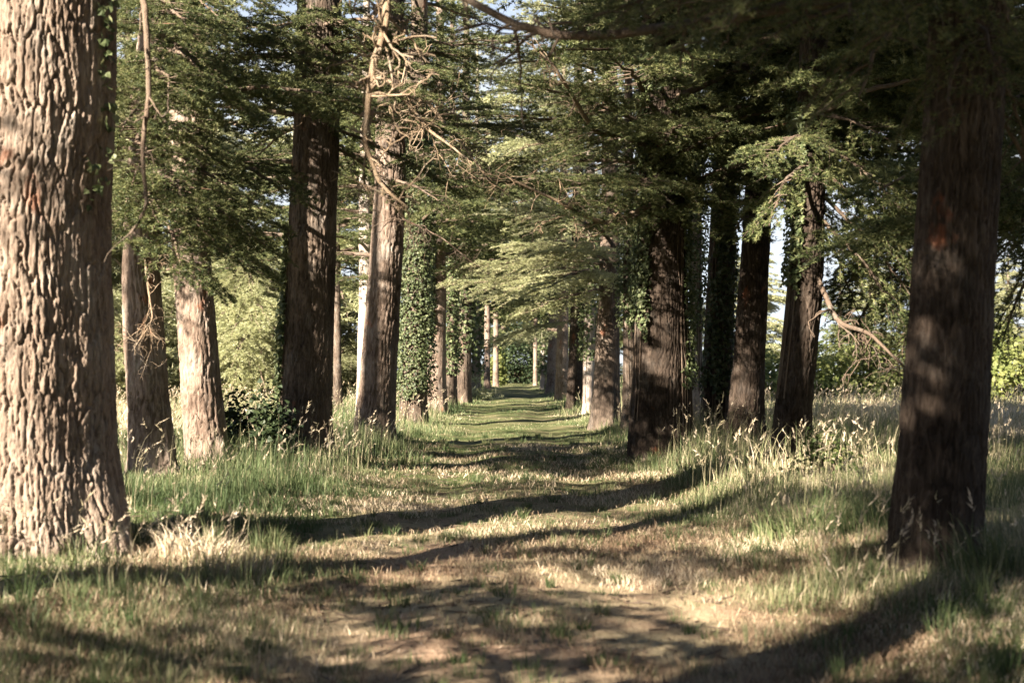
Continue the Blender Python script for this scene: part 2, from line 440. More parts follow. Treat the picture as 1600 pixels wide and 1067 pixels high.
# places the low sun reaches: crowns are thinned along the way to them
LIT = [(P(px, py, Y), rad) for px, py, Y, rad in [
    (840, 450, 29, 1.1), (760, 440, 30, .9), (900, 400, 28.5, .9), (800, 190, 21, .8), (760, 150, 21, .7), (1010, 210, 19, .6), (860, 330, 20, .6), (1150, 200, 19.5, .5),
    (40, 200, 10.2, .5), (70, 450, 10.2, .5), (70, 680, 10.2, .4), (300, 280, 15, .9), (260, 170, 15, .8), (400, 350, 16, .7), (380, 150, 17, .7),
    (590, 200, 10.4, .7), (620, 90, 10.4, .5), (315, 540, 19.2, .4), (320, 650, 19.2, .3), (500, 290, 20.6, .3), (605, 420, 25, .25), (810, 520, 90, 2.5), (790, 450, 60, 1.5), (850, 480, 60, 1.5), (720, 520, 60, 1.2), (805, 606, 72, .9), (805, 604, 84, 1.0), (805, 602, 96, 1.0), (761, 570, 78, .6), (743, 570, 64, .6), (861, 580, 68, .8), (848, 580, 80, .6), (836, 570, 94, .6), (640, 915, 9.9, .25), (780, 905, 10.1, .25), (940, 885, 10.8, .3), (1080, 955, 8.4, .1), (60, 990, 6.9, .12), (1445, 440, 9.1, .12), (1000, 955, 8.3, .15), (1400, 1020, 7.4, .2), (1250, 830, 11.5, .5), (1300, 640, 28, .9), (1370, 665, 23, .8), (1570, 670, 21, .8), (1320, 640, 38, 1.2), (1350, 680, 22, .9), (1550, 690, 24, .9),
    (720, 908, 10.2, .35), (560, 915, 10, .3), (980, 890, 10.8, .4), (760, 780, 16.3, .5), (860, 660, 31, .6), (760, 665, 30, .5), (1000, 700, 20.5, .6), (1180, 722, 18.5, .7), (1090, 700, 20, .5), (1100, 850, 12, .3), (600, 800, 14.6, .6), (480, 790, 14.6, .5),
    (680, 600, 42, .6), (722, 610, 52, .6), (877, 600, 56, .6), (645, 450, 34, .8), (1090, 480, 23.2, .5), (1100, 400, 23.2, .4), (1087, 480, 28, .6), (1087, 400, 28, .6), (1085, 250, 28, .5), (1085, 120, 28, .5), (866, 570, 62, .7), (915, 580, 40, .5), (744, 560, 64, .8), (1400, 700, 18, .8), (1340, 640, 30, 1.2)]]


def shades_lit(o, d, length):
    """Whether a bough would stand between the sun and one of those places."""
    d = d / np.linalg.norm(d)
    pts = o + d * np.linspace(.15, .95, 5)[:, None] * length
    hw = np.array([.3, .38, .34, .26, .12]) * length * .8
    for T, rad in LIT:
        w = pts - T; t = w @ to_sun
        dist = np.linalg.norm(w - t[:, None] * to_sun, axis=1)
        if np.any((t > 1.2) & (dist < rad + hw * .62)): return True
    return False


class Tree:
    """A cedar: trunk, crown of needles with its living branches, dead branches."""
    def __init__(s, key, Y, px, label, H=15., bark=None, res=(.03, .05), cell=.10, depth=.014, flare=.32, group=None, z_detail=None, needles=None, lod='mid', cat="tree", name="cedar_tree"):
        s.key = key; TREES[key] = s
        s.rng = np.random.default_rng(abs(hash(key)) % 1 + sum(ord(c) * (i + 3) for i, c in enumerate(key)))
        bot = P(*[(px[0][1] + px[0][2]) / 2, px[0][0], Y])
        bx = bot[0]; gz = float(ground_z(bx, Y))
        zs, cs, rs = [], [], []
        for (py, xl, xr) in px:
            p = P((xl + xr) / 2, py, Y); zs.append(p[2]); cs.append(p[0]); rs.append((xr - xl) / 2 / F_PX * Y)
        order = np.argsort(zs); zs = list(np.array(zs)[order]); cs = list(np.array(cs)[order]); rs = list(np.array(rs)[order])
        slope = (cs[-1] - cs[0]) / max(zs[-1] - zs[0], .5) if len(zs) > 1 else 0
        if zs[0] > gz: zs.insert(0, gz - .4); cs.insert(0, cs[0] - slope * .3); rs.insert(0, rs[0])
        zt = zs[-1]
        for f in (.33, .66, 1.0):
            z = zt + (H + gz - zt) * f
            if z > zt + .3: zs.append(z); cs.append(cs[-1] + slope * (z - zt) * .15); rs.append(rs[len(px) - 1 if len(rs) < len(px) else -1] * (.76 if f < 1 else .4))
        s.zs, s.cs, s.rs = map(np.array, (zs, cs, rs)); s.Y = Y; s.H = H; s.gz = gz
        s.base = np.array([np.interp(gz, s.zs, s.cs), Y, gz])
        s.flare = flare; s.lod = lod; s.needles = needles or NEEDLE
        s.root = bpy.data.objects.new(name, None); COL.objects.link(s.root)
        s.root.location = s.base; s.root.empty_display_size = .5
        tag(s.root, label, cat, group)
        # trunk surface
        rmax = rs[1]
        nth = max(14, int(2 * math.pi * rmax / res[0]))
        zd = z_detail or 1e9
        zv = np.concatenate([np.arange(gz - .35, min(gz + zd, gz + H), res[1]), np.arange(min(gz + zd, gz + H), gz + H, res[1] * 4)])
        th = np.arange(nth) / nth * 2 * np.pi
        TH, Z = np.meshgrid(th, zv)
        sd = sum(ord(c) for c in key)
        R = s.radius(Z, TH)
        nc = max(6, round(2 * math.pi * rmax / cell))
        if res[0] < .05:
            u = TH / (2 * math.pi) * nc; 
            cx_, cy_ = np.cos(TH) * rmax, np.sin(TH) * rmax
            wx = .26 * vnoise(cx_ * 6, cy_ * 6, Z * 4.5, seed=sd) + .20 * vnoise(cx_ * 24, cy_ * 24, Z * 17, seed=sd + 4) + .75 * vnoise(cx_ * 2, cy_ * 2, Z * 1.5, seed=sd + 1)
            vv_ = Z / (cell * 8.0) + .35 * vnoise(cx_ * 5, cy_ * 5, Z * 2, seed=sd + 2) + .22 * vnoise(cx_ * 30, cy_ * 30, Z * 12, seed=sd + 3)
            g, cid = worley_gap(np.mod(u + wx, nc), vv_, nc, seed=sd)
            g2, cid2 = worley_gap(np.mod((u + wx) * 2, 2 * nc), vv_ * 1.6 + 3.3, 2 * nc, seed=sd + 50)
            prof = sstep(.0, .17, g) * (.66 + .48 * cid) * (.74 + .26 * sstep(0, .12, g2)) + .26 * (cid2 - .5) * sstep(0, .15, g)
            fine = fbm(cx_ * 60, cy_ * 60, Z * 17, o=4, seed=sd + 5)
            R = R + depth * (prof - .7) + depth * .30 * fine
        C = np.interp(Z, s.zs, s.cs)
        wob = .035 * rmax
        v = np.stack([C + R * np.cos(TH) - s.base[0] + wob * vnoise(Z * .8, Z * 0, seed=sd + 9), R * np.sin(TH) + wob * vnoise(Z * .8, Z * 0 + 5, seed=sd + 9), Z - gz], -1).reshape(-1, 3)
        i = np.arange(len(zv) - 1)[:, None] * nth; j = np.arange(nth)[None]; j2 = (j + 1) % nth
        q = np.stack([i + j, i + j2, i + nth + j2, i + nth + j], -1).reshape(-1, 4)
        s.trunk = link("trunk", mesh_np("trunk", v, quads=q, mats=[bark or BARK], smooth=True), s.root)
        s.lv, s.lt, s.woods, s.fw = [], [], [], MB()

    def radius(s, Z, TH):
        R = np.interp(Z, s.zs, s.rs)
        h = np.clip(Z - s.gz, -.3, None)
        k = 3 + (sum(ord(c) for c in s.key) % 3)
        fl = s.flare * np.exp(-np.clip(h, 0, None) / .28) + s.flare * .35 * np.exp(-np.clip(h, 0, None) / 1.1)
        ph = sum(ord(c) for c in s.key) * .37
        return R * (1 + fl * .7 * (.75 + .5 * np.cos(k * TH + ph) + .3 * np.cos((k + 4) * TH + 1.3 * ph)) + .035 * np.cos(2 * TH + ph) + .025 * np.cos(5 * TH + Z * .5))

    def axis(s, z):
        return np.array([np.interp(z, s.zs, s.cs), s.Y, z])

    def put(s, origin, d, length, roll=0., lod=None, j=None, wood=True, sag=0.):
        lod = lod or s.lod
        ts = TM[lod]
        c = sorted(range(len(ts)), key=lambda i: abs(ts[i]['L'] - length))[:2]
        t = ts[c[s.rng.integers(2)] if j is None else c[j]]
        B = basis(np.asarray(d, float), roll); sc = length / t['L']
        s.lv.append((t['lv'] * sc) @ B.T + origin - s.base); s.lt.append(t['lt'])
        if lod in ('near', 'mid') and wood:
            M = np.eye(4); M[:3, :3] = B * sc; M[:3, 3] = origin - s.base
            s.woods.append((t['wood'], M))
        elif wood:
            s.fw.add((t['wv'] * sc) @ B.T + origin - s.base, q=t['wq'])

    def aim(s, z0, px, py, Y, roll=0., lod=None, j=None, tip_drop=.10):
        """A branch leaving the trunk at height z0 whose tip is at the given place."""
        o = s.axis(z0); e = P(px, py, Y) + np.array([0, 0, 0.])
        L = np.linalg.norm(e - o); e = e + np.array([0, 0, tip_drop * L])
        s.put(o, e - o, L * 1.02, roll, lod, j)

    def spray(s, px, py, Y, az, L, pitch=-5, roll=0., lod=None):
        """A living spray at a place in the crown."""
        a, p = math.radians(az), math.radians(pitch)
        s.put(P(px, py, Y), (math.cos(a) * math.cos(p), math.sin(a) * math.cos(p), math.sin(p)), L, roll, lod)

    def auto(s, z0, Lmax=4.2, gap=.42, per=3, pitch=(2, 14), lod=None, up_gap=1.0, free=99.):
        z = z0
        while z < s.gz + s.H - .4:
            f = (z - z0) / max(s.gz + s.H - z0, .1)
            for k in range(per):
                az = s.rng.uniform(0, 360)
                L = (Lmax * (1 - f) ** .75 + .7) * s.rng.uniform(.7, 1.15)
                p = math.radians(s.rng.uniform(*pitch)); a = math.radians(az)
                o = s.axis(z + s.rng.uniform(-.2, .2)); dv = np.array([math.cos(a) * math.cos(p), math.sin(a) * math.cos(p), math.sin(p)])
                ro = s.rng.normal() * .15
                if (z < free or (math.sin(a) < .2 and z < 9.5)) and shades_lit(o, dv, L): continue
                s.put(o, dv, L, ro, lod)
            z += gap * (1 + f * up_gap)

    def dead(s, pts, r0, r1=.004, twigs=20, tl=.5, sub=2, seed=1, label=None, spread=1.0, down=.25, sides=7, mat=None):
        """A bare branch along world points, with side twigs."""
        r = np.random.default_rng(seed)
        pts = np.array(pts, float)
        n = max(12, len(pts) * 6)
        t = np.linspace(0, 1, len(pts)); tt = np.linspace(0, 1, n)
        # Catmull-Rom-like smoothing
        c = np.stack([np.interp(tt, t, pts[:, i]) for i in range(3)], 1)
        for _ in range(1):
            c[1:-1] = .25 * c[:-2] + .5 * c[1:-1] + .25 * c[2:]
        L = np.linalg.norm(np.diff(c, axis=0), axis=1).sum()
        c[1:] += np.cumsum(r.normal(size=(n - 1, 3)), 0) * .006 * L / math.sqrt(n)
        mb = MB()
        v, q = tube(c - s.base, np.linspace(r0, r1, n), sides); mb.add(v, q=q)
        def grow(p, d, ln, rad, lev):
            m = 5; path = [p]; dd = d.copy()
            for i in range(m):
                dd = dd + r.normal(size=3) * .27 + np.array([0, 0, -down * .25]); dd /= np.linalg.norm(dd)
                path.append(path[-1] + dd * ln / m)
            path = np.array(path)
            v, q = tube(path - s.base, np.linspace(rad, rad * .35 + .0008, m + 1), 4); mb.add(v, q=q)
            if lev > 0:
                for k in range(r.integers(2, 5)):
                    i = r.integers(1, m + 1)
                    nd = dd * .5 + r.normal(size=3) * .7; nd /= np.linalg.norm(nd)
                    grow(path[i], nd, ln * r.uniform(.3, .6), rad * .6, lev - 1)
        for k in range(twigs):
            i = r.integers(n // 5, n)
            d = c[min(i + 1, n - 1)] - c[i - 1]; d /= np.linalg.norm(d) + 1e-9
            nd = d * .45 + r.normal(size=3) * .75 * spread; nd /= np.linalg.norm(nd)
            grow(c[i], nd, tl * r.uniform(.35, 1.2), max(.004, np.interp(i, [0, n], [r0, r1]) * .45), sub)
        V, _, Q = mb.arrays()
        o = link("dead_branch", mesh_np("dead_branch", V, quads=Q, mats=[mat or DEADW], smooth=True), s.root)
        if label: o["label"] = label
        return o

    def finish(s):
        if not s.lv: return
        lv = np.concatenate(s.lv).astype(np.float32); lt = np.concatenate(s.lt)
        tr = np.arange(len(lv)).reshape(-1, 3)
        if s.fw.n:
            wv, _, wq = s.fw.arrays()
            me = mesh_np("crown", np.concatenate([lv, wv]), tris=tr, quads=wq + len(lv), mats=[s.needles, WOOD], tint=np.concatenate([lt, np.full(len(wq), .5)]), quad_mat=1)
        else:
            me = mesh_np("crown", lv, tris=tr, mats=[s.needles], tint=lt)
        s.crown = link("crown", me, s.root)
        for wme, M in s.woods[:100]:
            o = link("branch", wme, s.crown); o.matrix_local = Matrix(M.tolist())
        s.lv = s.lt = None


def copy_tree(t, loc, rz, sc, label, group=None):
    r = t.root.copy(); COL.objects.link(r)
    r.location = loc; r.rotation_euler = (0, 0, rz); r.scale = (sc, sc, sc)
    r["label"] = label
    if group: r["group"] = group
    for ch in list(t.root.children):
        c = ch.copy(); COL.objects.link(c); c.parent = r
        for g in ch.children:
            d = g.copy(); COL.objects.link(d); d.parent = c
    return r


# ------------------------------------------------------------------ ivy, bushes
LEAF_V = np.array([[0, 0, 0], [-.52, .18, .05], [-.34, .62, .10], [0, 1.0, -.05], [.34, .62, .10], [.52, .18, .05]])
LEAF_Q = np.array([[0, 3, 2, 1], [0, 5, 4, 3]])


def leaves_mesh(name, pos, nrm, size, mat, rs, hang=.8, jitter=.5, smooth_tint=None):
    n = len(pos)
    nz = nrm + rs.normal(size=(n, 3)) * jitter; nz /= np.linalg.norm(nz, axis=1)[:, None]
    tip = np.array([0, 0, -hang]) + rs.normal(size=(n, 3)) * .5
    y = tip - (tip * nz).sum(1)[:, None] * nz; y /= np.linalg.norm(y, axis=1)[:, None] + 1e-9
    x = np.cross(y, nz)
    sz = np.asarray(size)[:, None, None]
    v = pos[:, None] + sz * (LEAF_V[None, :, 0:1] * x[:, None] + LEAF_V[None, :, 1:2] * y[:, None] + LEAF_V[None, :, 2:3] * nz[:, None])
    q = (np.arange(n)[:, None, None] * 6 + LEAF_Q[None]).reshape(-1, 4)
    t = np.clip(rs.normal(.5, .22, n), 0, 1) if smooth_tint is None else smooth_tint
    return v.reshape(-1, 3), q, np.repeat(t, 2)


def ivy_on(tree, label, z0, z1, th0, th1, n, size=.075, thick=.10, seed=3, ragged=.4, stems=5):
    """Ivy climbing part of a trunk: stems on the bark and leaves standing off it."""
    r = np.random.default_rng(seed)
    t = tree
    root = bpy.data.objects.new("ivy", None); COL.objects.link(root); root.location = t.base
    tag(root, label, "ivy", "ivy climbing the avenue trunks")
    z = r.uniform(z0, z1, n * 2); th = np.radians(r.uniform(th0, th1, n * 2))
    dens = fbm(th * 2.2 + 7, z * .9, z * 0 + seed, o=3, seed=seed)
    edge = np.minimum((z - z0), (z1 - z)) / ragged
    e2 = np.minimum(np.abs(th - math.radians(th0)), np.abs(math.radians(th1) - th)) / .35
    keep = (dens + np.clip(np.minimum(edge, e2), 0, 1.0) * .9 - .30 + (0 if th1 - th0 < 350 else .3)) > 0
    z, th, dens = z[keep][:n], th[keep][:n], dens[keep][:n]
    off = thick * r.uniform(.1, 1, len(z)) * (1 + .7 * np.clip(dens, -1, 1)) + .02
    R = t.radius(z, th) + off
    C = np.interp(z, t.zs, t.cs)
    pos = np.stack([C + R * np.cos(th) - t.base[0], R * np.sin(th), z - t.gz], 1)
    nrm = np.stack([np.cos(th), np.sin(th), np.full(len(z), .35)], 1)
    v, q, tt = leaves_mesh("leaves", pos, nrm, size * r.uniform(.6, 1.25, len(z)), IVY, r)
    link("leaves", mesh_np("leaves", v, quads=q, mats=[IVY], tint=tt), root)
    for k in range(stems):
        a = math.radians(r.uniform(th0, th1)); zz = np.linspace(max(t.gz - .1, z0 - 1.2), z1, 24)
        aa = a + .25 * vnoise(zz * .9, zz * 0 + k, seed=seed)
        RR = t.radius(zz, aa) + .012
        v, q = tube(np.stack([np.interp(zz, t.zs, t.cs) + RR * np.cos(aa) - t.base[0], RR * np.sin(aa), zz - t.gz], 1), np.linspace(.011, .004, 24), 5)
        link("stem", mesh_np("stem", v, quads=q, mats=[WOOD], smooth=True), root)
    return root


def bush(name, label, cat, c, rad, n, size, mat, seed=1, stems=9, lump=.35, group=None):
    """A leafy bush: bent stems from the base, leaves gathered in clumps round them."""
    r = np.random.default_rng(seed)
    root = bpy.data.objects.new(name, None); COL.objects.link(root); root.location = c
    tag(root, label, cat, group)
    nc = max(12, n // 120)
    d = r.normal(size=(nc, 3)); d[:, 2] = np.abs(d[:, 2]); d /= np.linalg.norm(d, axis=1)[:, None]
    cc = d * (r.uniform(.35, 1.0, nc) ** .6)[:, None] * np.array(rad)
    k = r.integers(0, nc, n)
    pos = cc[k] + r.normal(size=(n, 3)) * np.array(rad) * lump * .5
    pos = pos[pos[:, 2] > .02]
    nrm = pos / np.linalg.norm(pos, axis=1)[:, None] + np.array([0, 0, .5])
    tint = np.clip(.5 + .35 * fbm(pos[:, 0] * 1.5, pos[:, 1] * 1.5, pos[:, 2] * 1.5, seed=seed) + r.normal(size=len(pos)) * .17, 0, 1)
    v, q, tt = leaves_mesh("leaves", pos, nrm, size * r.uniform(.6, 1.3, len(pos)), mat, r, hang=.3, jitter=.8, smooth_tint=tint)
    link("leaves", mesh_np("leaves", v, quads=q, mats=[mat], tint=tt), root)
    for j in range(stems):
        e = cc[r.integers(nc)]
        u = np.linspace(0, 1, 7)[:, None]
        pth = e * u + np.array([0, 0, .15 * rad[2]]) * np.sin(u * math.pi) + np.array([0, 0, -.05])
        vv2, qq2 = tube(pth, np.linspace(.012 + .008 * rad[2], .004, 7), 5)
        link("stem", mesh_np("stem", vv2, quads=qq2, mats=[WOOD], smooth=True), root)
    return root


# ------------------------------------------------------------------ the avenue
ROW = "cedars lining the path"
L1 = Tree('L1', 10.6, [(850, -85, 192), (700, -72, 180), (400, -75, 178), (0, -70, 180)], "huge furrowed sunlit cedar trunk cut off by the picture edge, rusty scrape low down", H=17, bark=BARK_BIG, res=(.0085, .012), cell=.055, depth=.034, flare=.22, z_detail=4.9, lod='far', group=ROW)
R1 = Tree('R1', 9.3, [(890, 1392, 1530), (600, 1413, 1545), (300, 1437, 1560), (0, 1452, 1572)], "dark shaded cedar trunk leaning outward with a rust patch at chest height", H=16, res=(.009, .016), cell=.045, depth=.017, flare=.12, z_detail=4.4, lod='near', group=ROW, bark=BARK_SHADED)
L2 = Tree('L2', 17.2, [(750, 209, 277), (600, 199, 262), (430, 191, 250), (200, 205, 262), (0, 222, 276)], "curving half shaded cedar trunk with pale dead twigs, beside the huge furrowed trunk", H=13, bark=BARK_LIT, res=(.014, .026), cell=0.07, depth=.028, z_detail=7, group=ROW)
L3 = Tree('L3', 19.4, [(735, 296, 358), (600, 284, 345), (430, 271, 331), (250, 264, 322), (0, 268, 320)], "sunlit brown cedar trunk with bent lower half, crossed by branch shadows, in tall grass", H=14, bark=BARK_LIT, res=(.014, .026), cell=0.07, depth=.028, z_detail=7, group=ROW)
L4 = Tree('L4', 21.0, [(710, 437, 516), (550, 444, 520), (400, 451, 525), (200, 458, 530), (0, 464, 534)], "stout straight cedar trunk with knot holes, sunlit upper half and bramble at its foot", H=17, res=(.014, .026), cell=0.075, depth=.028, z_detail=8, group=ROW)
L5 = Tree('L5', 25.5, [(685, 554, 614), (550, 566, 621), (400, 578, 629), (300, 585, 633), (100, 590, 634)], "reddish cedar trunk leaning toward the path, ribbed with shadow bands", H=16, bark=BARK_LIT, res=(.018, .035), cell=.08, depth=.03, z_detail=8, group=ROW)
L5b = Tree('L5b', 38, [(640, 557, 578), (450, 561, 581), (330, 560, 578), (100, 566, 580)], "pale almost white straight trunk showing behind the reddish leaning cedar", H=14, bark=BARK_PALE, lod='far', z_detail=8, group=ROW)
L4b = Tree('L4b', 40, [(655, 520, 536), (560, 521, 533), (430, 522, 532)], "thin dark trunk at the meadow edge just beside the stout knotty cedar", H=11, lod='far', z_detail=6, group=ROW)
L6 = Tree('L6', 34, [(645, 626, 666), (500, 632, 668), (300, 638, 668), (0, 642, 668)], "cedar trunk almost wholly wrapped in bright ivy", H=16, lod='mid', z_detail=9, group=ROW)
L7 = Tree('L7', 42, [(632, 661, 697), (560, 668, 697), (450, 678, 697), (200, 679, 694), (0, 682, 694)], "pale grey cedar trunk widening at the foot, between two ivy covered trunks", H=18, bark=BARK_LIT, lod='far', z_detail=9, group=ROW)
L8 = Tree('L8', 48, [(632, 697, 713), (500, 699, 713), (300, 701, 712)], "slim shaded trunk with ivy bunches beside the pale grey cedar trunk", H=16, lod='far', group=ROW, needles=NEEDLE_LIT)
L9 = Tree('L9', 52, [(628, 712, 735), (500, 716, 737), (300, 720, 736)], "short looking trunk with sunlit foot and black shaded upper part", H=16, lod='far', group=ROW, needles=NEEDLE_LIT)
L10 = Tree('L10', 64, [(612, 737, 750), (500, 739, 751), (350, 741, 750)], "far off trunk with loose sunlit ivy where the lane narrows", H=16, lod='far', group=ROW, bark=BARK_PALE)
L11 = Tree('L11', 78, [(605, 756, 766), (500, 757, 766), (350, 758, 765)], "far pale trunk standing free of ivy near the end of the lane", H=16, lod='back', group=ROW, bark=BARK_LIT, res=(.05, .1))
L12 = Tree('L12', 92, [(602, 770, 779), (480, 771, 779), (350, 772, 778)], "last slender pale trunk before the dark bush that ends the lane", H=16, lod='back', group=ROW, bark=BARK_LIT, res=(.05, .1))

R2 = Tree('R2', 18.0, [(712, 1205, 1262), (600, 1217, 1270), (450, 1232, 1284), (300, 1243, 1288), (100, 1250, 1290)], "dark leaning cedar trunk with drooping dead limb, at the meadow edge behind a small shrub", H=13, res=(.014, .026), cell=0.065, depth=.028, z_detail=7, group=ROW, bark=BARK_SHADED)
R3 = Tree('R3', 22.5, [(682, 1137, 1190), (550, 1148, 1194), (400, 1158, 1200), (200, 1172, 1210), (50, 1182, 1216)], "dim brown cedar trunk leaning out, between the ivy covered trunk and the meadow", H=15, res=(.014, .026), cell=0.065, depth=.028, z_detail=8, group=ROW, bark=BARK_SHADED)
R4 = Tree('R4', 23.4, [(678, 1096, 1140), (550, 1100, 1144), (400, 1108, 1148), (200, 1118, 1150)], "cedar trunk with its lane side clad in dense ivy, bare below", H=15, res=(.022, .045), cell=.065, depth=.014, z_detail=8, group=ROW, bark=BARK_SHADED)
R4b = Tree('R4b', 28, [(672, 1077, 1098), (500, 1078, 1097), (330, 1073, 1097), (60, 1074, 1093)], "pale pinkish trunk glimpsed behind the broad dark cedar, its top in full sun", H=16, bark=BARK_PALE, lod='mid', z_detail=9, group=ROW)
R5 = Tree('R5', 22.0, [(688, 982, 1078), (600, 990, 1076), (450, 998, 1072), (250, 1002, 1068), (0, 1008, 1062)], "broadest dark cedar trunk facing the lane, finely ribbed bark, ivy down its edges", H=17, res=(.014, .026), cell=0.055, depth=.028, flare=.08, z_detail=8, group=ROW, bark=BARK_SHADED)
R5b = Tree('R5b', 29, [(672, 972, 994), (550, 974, 992), (400, 974, 990)], "brownish trunk with a sunlit strip peeking out beside the broadest dark cedar", H=14, lod='mid', z_detail=7, group=ROW)
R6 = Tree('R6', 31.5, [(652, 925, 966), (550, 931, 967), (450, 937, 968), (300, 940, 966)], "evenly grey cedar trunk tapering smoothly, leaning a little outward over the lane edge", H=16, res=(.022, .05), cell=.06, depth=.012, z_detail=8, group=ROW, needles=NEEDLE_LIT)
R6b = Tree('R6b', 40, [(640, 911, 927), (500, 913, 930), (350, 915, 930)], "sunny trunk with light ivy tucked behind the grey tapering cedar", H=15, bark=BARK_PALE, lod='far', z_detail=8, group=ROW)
R7 = Tree('R7', 45, [(628, 885, 909), (550, 889, 910), (450, 893, 912), (300, 895, 911)], "black looking trunk far along the lane, all in shade", H=16, lod='far', z_detail=8, group=ROW, needles=NEEDLE_LIT, bark=BARK_SHADED)
R8 = Tree('R8', 56, [(616, 867, 887), (520, 871, 888), (400, 873, 887)], "far trunk with a wide sunny foot, next to the black looking one", H=16, lod='far', group=ROW, bark=BARK_LIT, needles=NEEDLE_LIT)
R9 = Tree('R9', 68, [(610, 853, 868), (500, 858, 871), (400, 860, 871)], "far leaning trunk with dappled bark near the lane's bend", H=16, lod='back', group=ROW, res=(.05, .1), bark=BARK_LIT)
R10 = Tree('R10', 80, [(604, 844, 852), (500, 846, 853), (380, 847, 853)], "thin pale far trunk with a fringe of ivy", H=16, lod='back', group=ROW, res=(.05, .1), bark=BARK_PALE)
R11 = Tree('R11', 94, [(602, 833, 840), (480, 834, 840), (380, 835, 840)], "palest thinnest trunk standing at the lane's far end beside the dark bush", H=16, lod='back', group=ROW, res=(.05, .1), bark=BARK_LIT)
# the avenue goes on behind the camera; these throw the shade, the unseen left meadow ones added for it
def side(x, Y, r): return [(900, CX + (x - r) / Y * F_PX, CX + (x + r) / Y * F_PX), (300, CX + (x - r) / Y * F_PX, CX + (x + r) / Y * F_PX)]
L0 = Tree('L0', .7, side(-4.3, .7, .42), "tall cedar of the row beside the camera, out of view", H=13, res=(.06, .1), lod='far')
LA = Tree('LA', 3.8, side(-7.3, 3.8, .34), "added shade-casting cedar in the meadow near the camera, out of view", H=12, res=(.06, .1), lod='far')
LB = Tree('LB', 9.5, side(-11.2, 9.5, .3), "added unseen cedar dappling the row, in the meadow past the picture edge", H=12, res=(.06, .1), lod='far')
LC = Tree('LC', 14.5, side(-12.2, 14.5, .3), "second added unseen cedar far out in the meadow past the picture edge", H=12, res=(.06, .1), lod='far')
Lm = Tree('Lm', -5.5, side(-4.6, -5.5, -.4), "tall cedar behind the camera shading the near lane", H=13, res=(.06, .1), lod='far')
R0 = Tree('R0', 2.6, side(4.1, 2.6, .4), "tall cedar opposite, out of view, boughs hanging over the lane", H=14, res=(.06, .1), lod='far')
RX = Tree('RX', 20.5, [(690, 1452, 1500), (300, 1462, 1504)], "cedar hidden behind the dark outward leaning trunk, its boughs drooping to the meadow", H=13, res=(.04, .08), lod='mid', group=ROW)
RY = Tree('RY', 16.5, side(6.6, 16.5, .3), "cedar past the picture edge reaching dark boughs over the meadow", H=13, res=(.04, .08), lod='mid', group=ROW)

# crowns above and in the frame
L1.auto(5.6, 4.8, .45, 4)
R1.auto(4.6, 4.2, .6, 3, lod='far')
L2.auto(5.0, 3.0, .45, 3, lod='far', free=9.5); L3.auto(5.4, 3.2, .45, 3, lod='far', free=9.5)
L4.auto(6.2, 3.8, .7, 3, free=9.5); L5.auto(5.6, 3.8, .7, 3, free=9.5)
for t in (L6, L5b, L4b, L7, L8, L9, L10): t.auto(t.gz + 4.6, 3.6, .75, 3, lod='far')
for t in (L11, L12, R9, R10, R11): t.auto(t.gz + 4.5, 3.6, .75, 3, lod='back')
R2.auto(4.5, 3.4, .42, 4, lod='far'); R3.auto(4.6, 3.8, .5, 4, lod='far'); R4.auto(5.0, 3.6, .6, 4, lod='far')
R5.auto(4.7, 4.4, .45, 4, lod='far')
for t in (R4b, R5b, R6): t.auto(t.gz + 4.8, 3.6, .7, 3, lod='far')
for t in (R6b, R7, R8): t.auto(t.gz + 4.2, 3.6, .7, 3, lod='far')
L0.auto(3.0, 4.6, .4, 4, free=7.2); Lm.auto(3.2, 4.6, .5, 4)
L0.auto(5.3, 4.8, .32, 4, free=6.6); L1.auto(9.6, 4.0, .7, 3)
for t in (L2, L3, L4, L5): t.auto(9.5, 3.6, .55, 3, lod='far', free=0)
for t in (L2, L3, L4, L5, L6, L7, L8, L9, L10):
    for k in range(4):
        a_ = math.radians(t.rng.uniform(-16, 16) + (180 if k % 2 else 0))
        t.put(t.axis(t.gz + t.rng.uniform(4.4, 7.5)), (math.cos(a_), math.sin(a_), .08), t.rng.uniform(2.6, 3.8), 0, 'far' if t.Y > 30 else 'mid')
for z, az, L in [(2.65, 178, 3.2), (3.9, 185, 3.4), (4.3, 172, 3.4), (4.55, 190, 3.2), (6.2, 180, 3.4), (6.9, 176, 3.4)]:
    L1.put(L1.axis(z), (math.cos(math.radians(az)), math.sin(math.radians(az)), .04), L)  # added boughs out of view, placed to cast shadow bands on the lane
for t, z, az in ((L2, 4.2, 178), (L2, 5.2, 186), (L3, 3.7, 175), (L3, 4.7, 188), (L4, 3.5, 182), (L4, 4.6, 176), (L4, 5.6, 184), (L5, 3.6, 178), (L5, 4.8, 183), (L6, 3.8, 180), (L6, 5.2, 176)):
    t.put(t.axis(z), (math.cos(math.radians(az)), math.sin(math.radians(az)), .04), 3.0)
WEST = [L0, L1, L2, L3, L4, L5, L6, L7]
rs_ = np.random.default_rng(5)
SHADE = [(px, py, rs_.uniform(14, 23) if px < 1300 else rs_.uniform(10, 20)) for px in range(980, 1620, 42) for py in range(15, 345, 42)]
SHADE += [(px, py, 19.) for px in range(1290, 1440, 40) for py in range(350, 600, 45)]
SHADE += [(1450 + k, py, 9.2) for py in range(90, 860, 55) for k in (-20, 30)] + [(1030, py, 21.4) for py in range(280, 680, 40)] + [(1240, py, 17.7) for py in range(300, 700, 50)] + [(1170, py, 22.2) for py in range(300, 680, 50)]
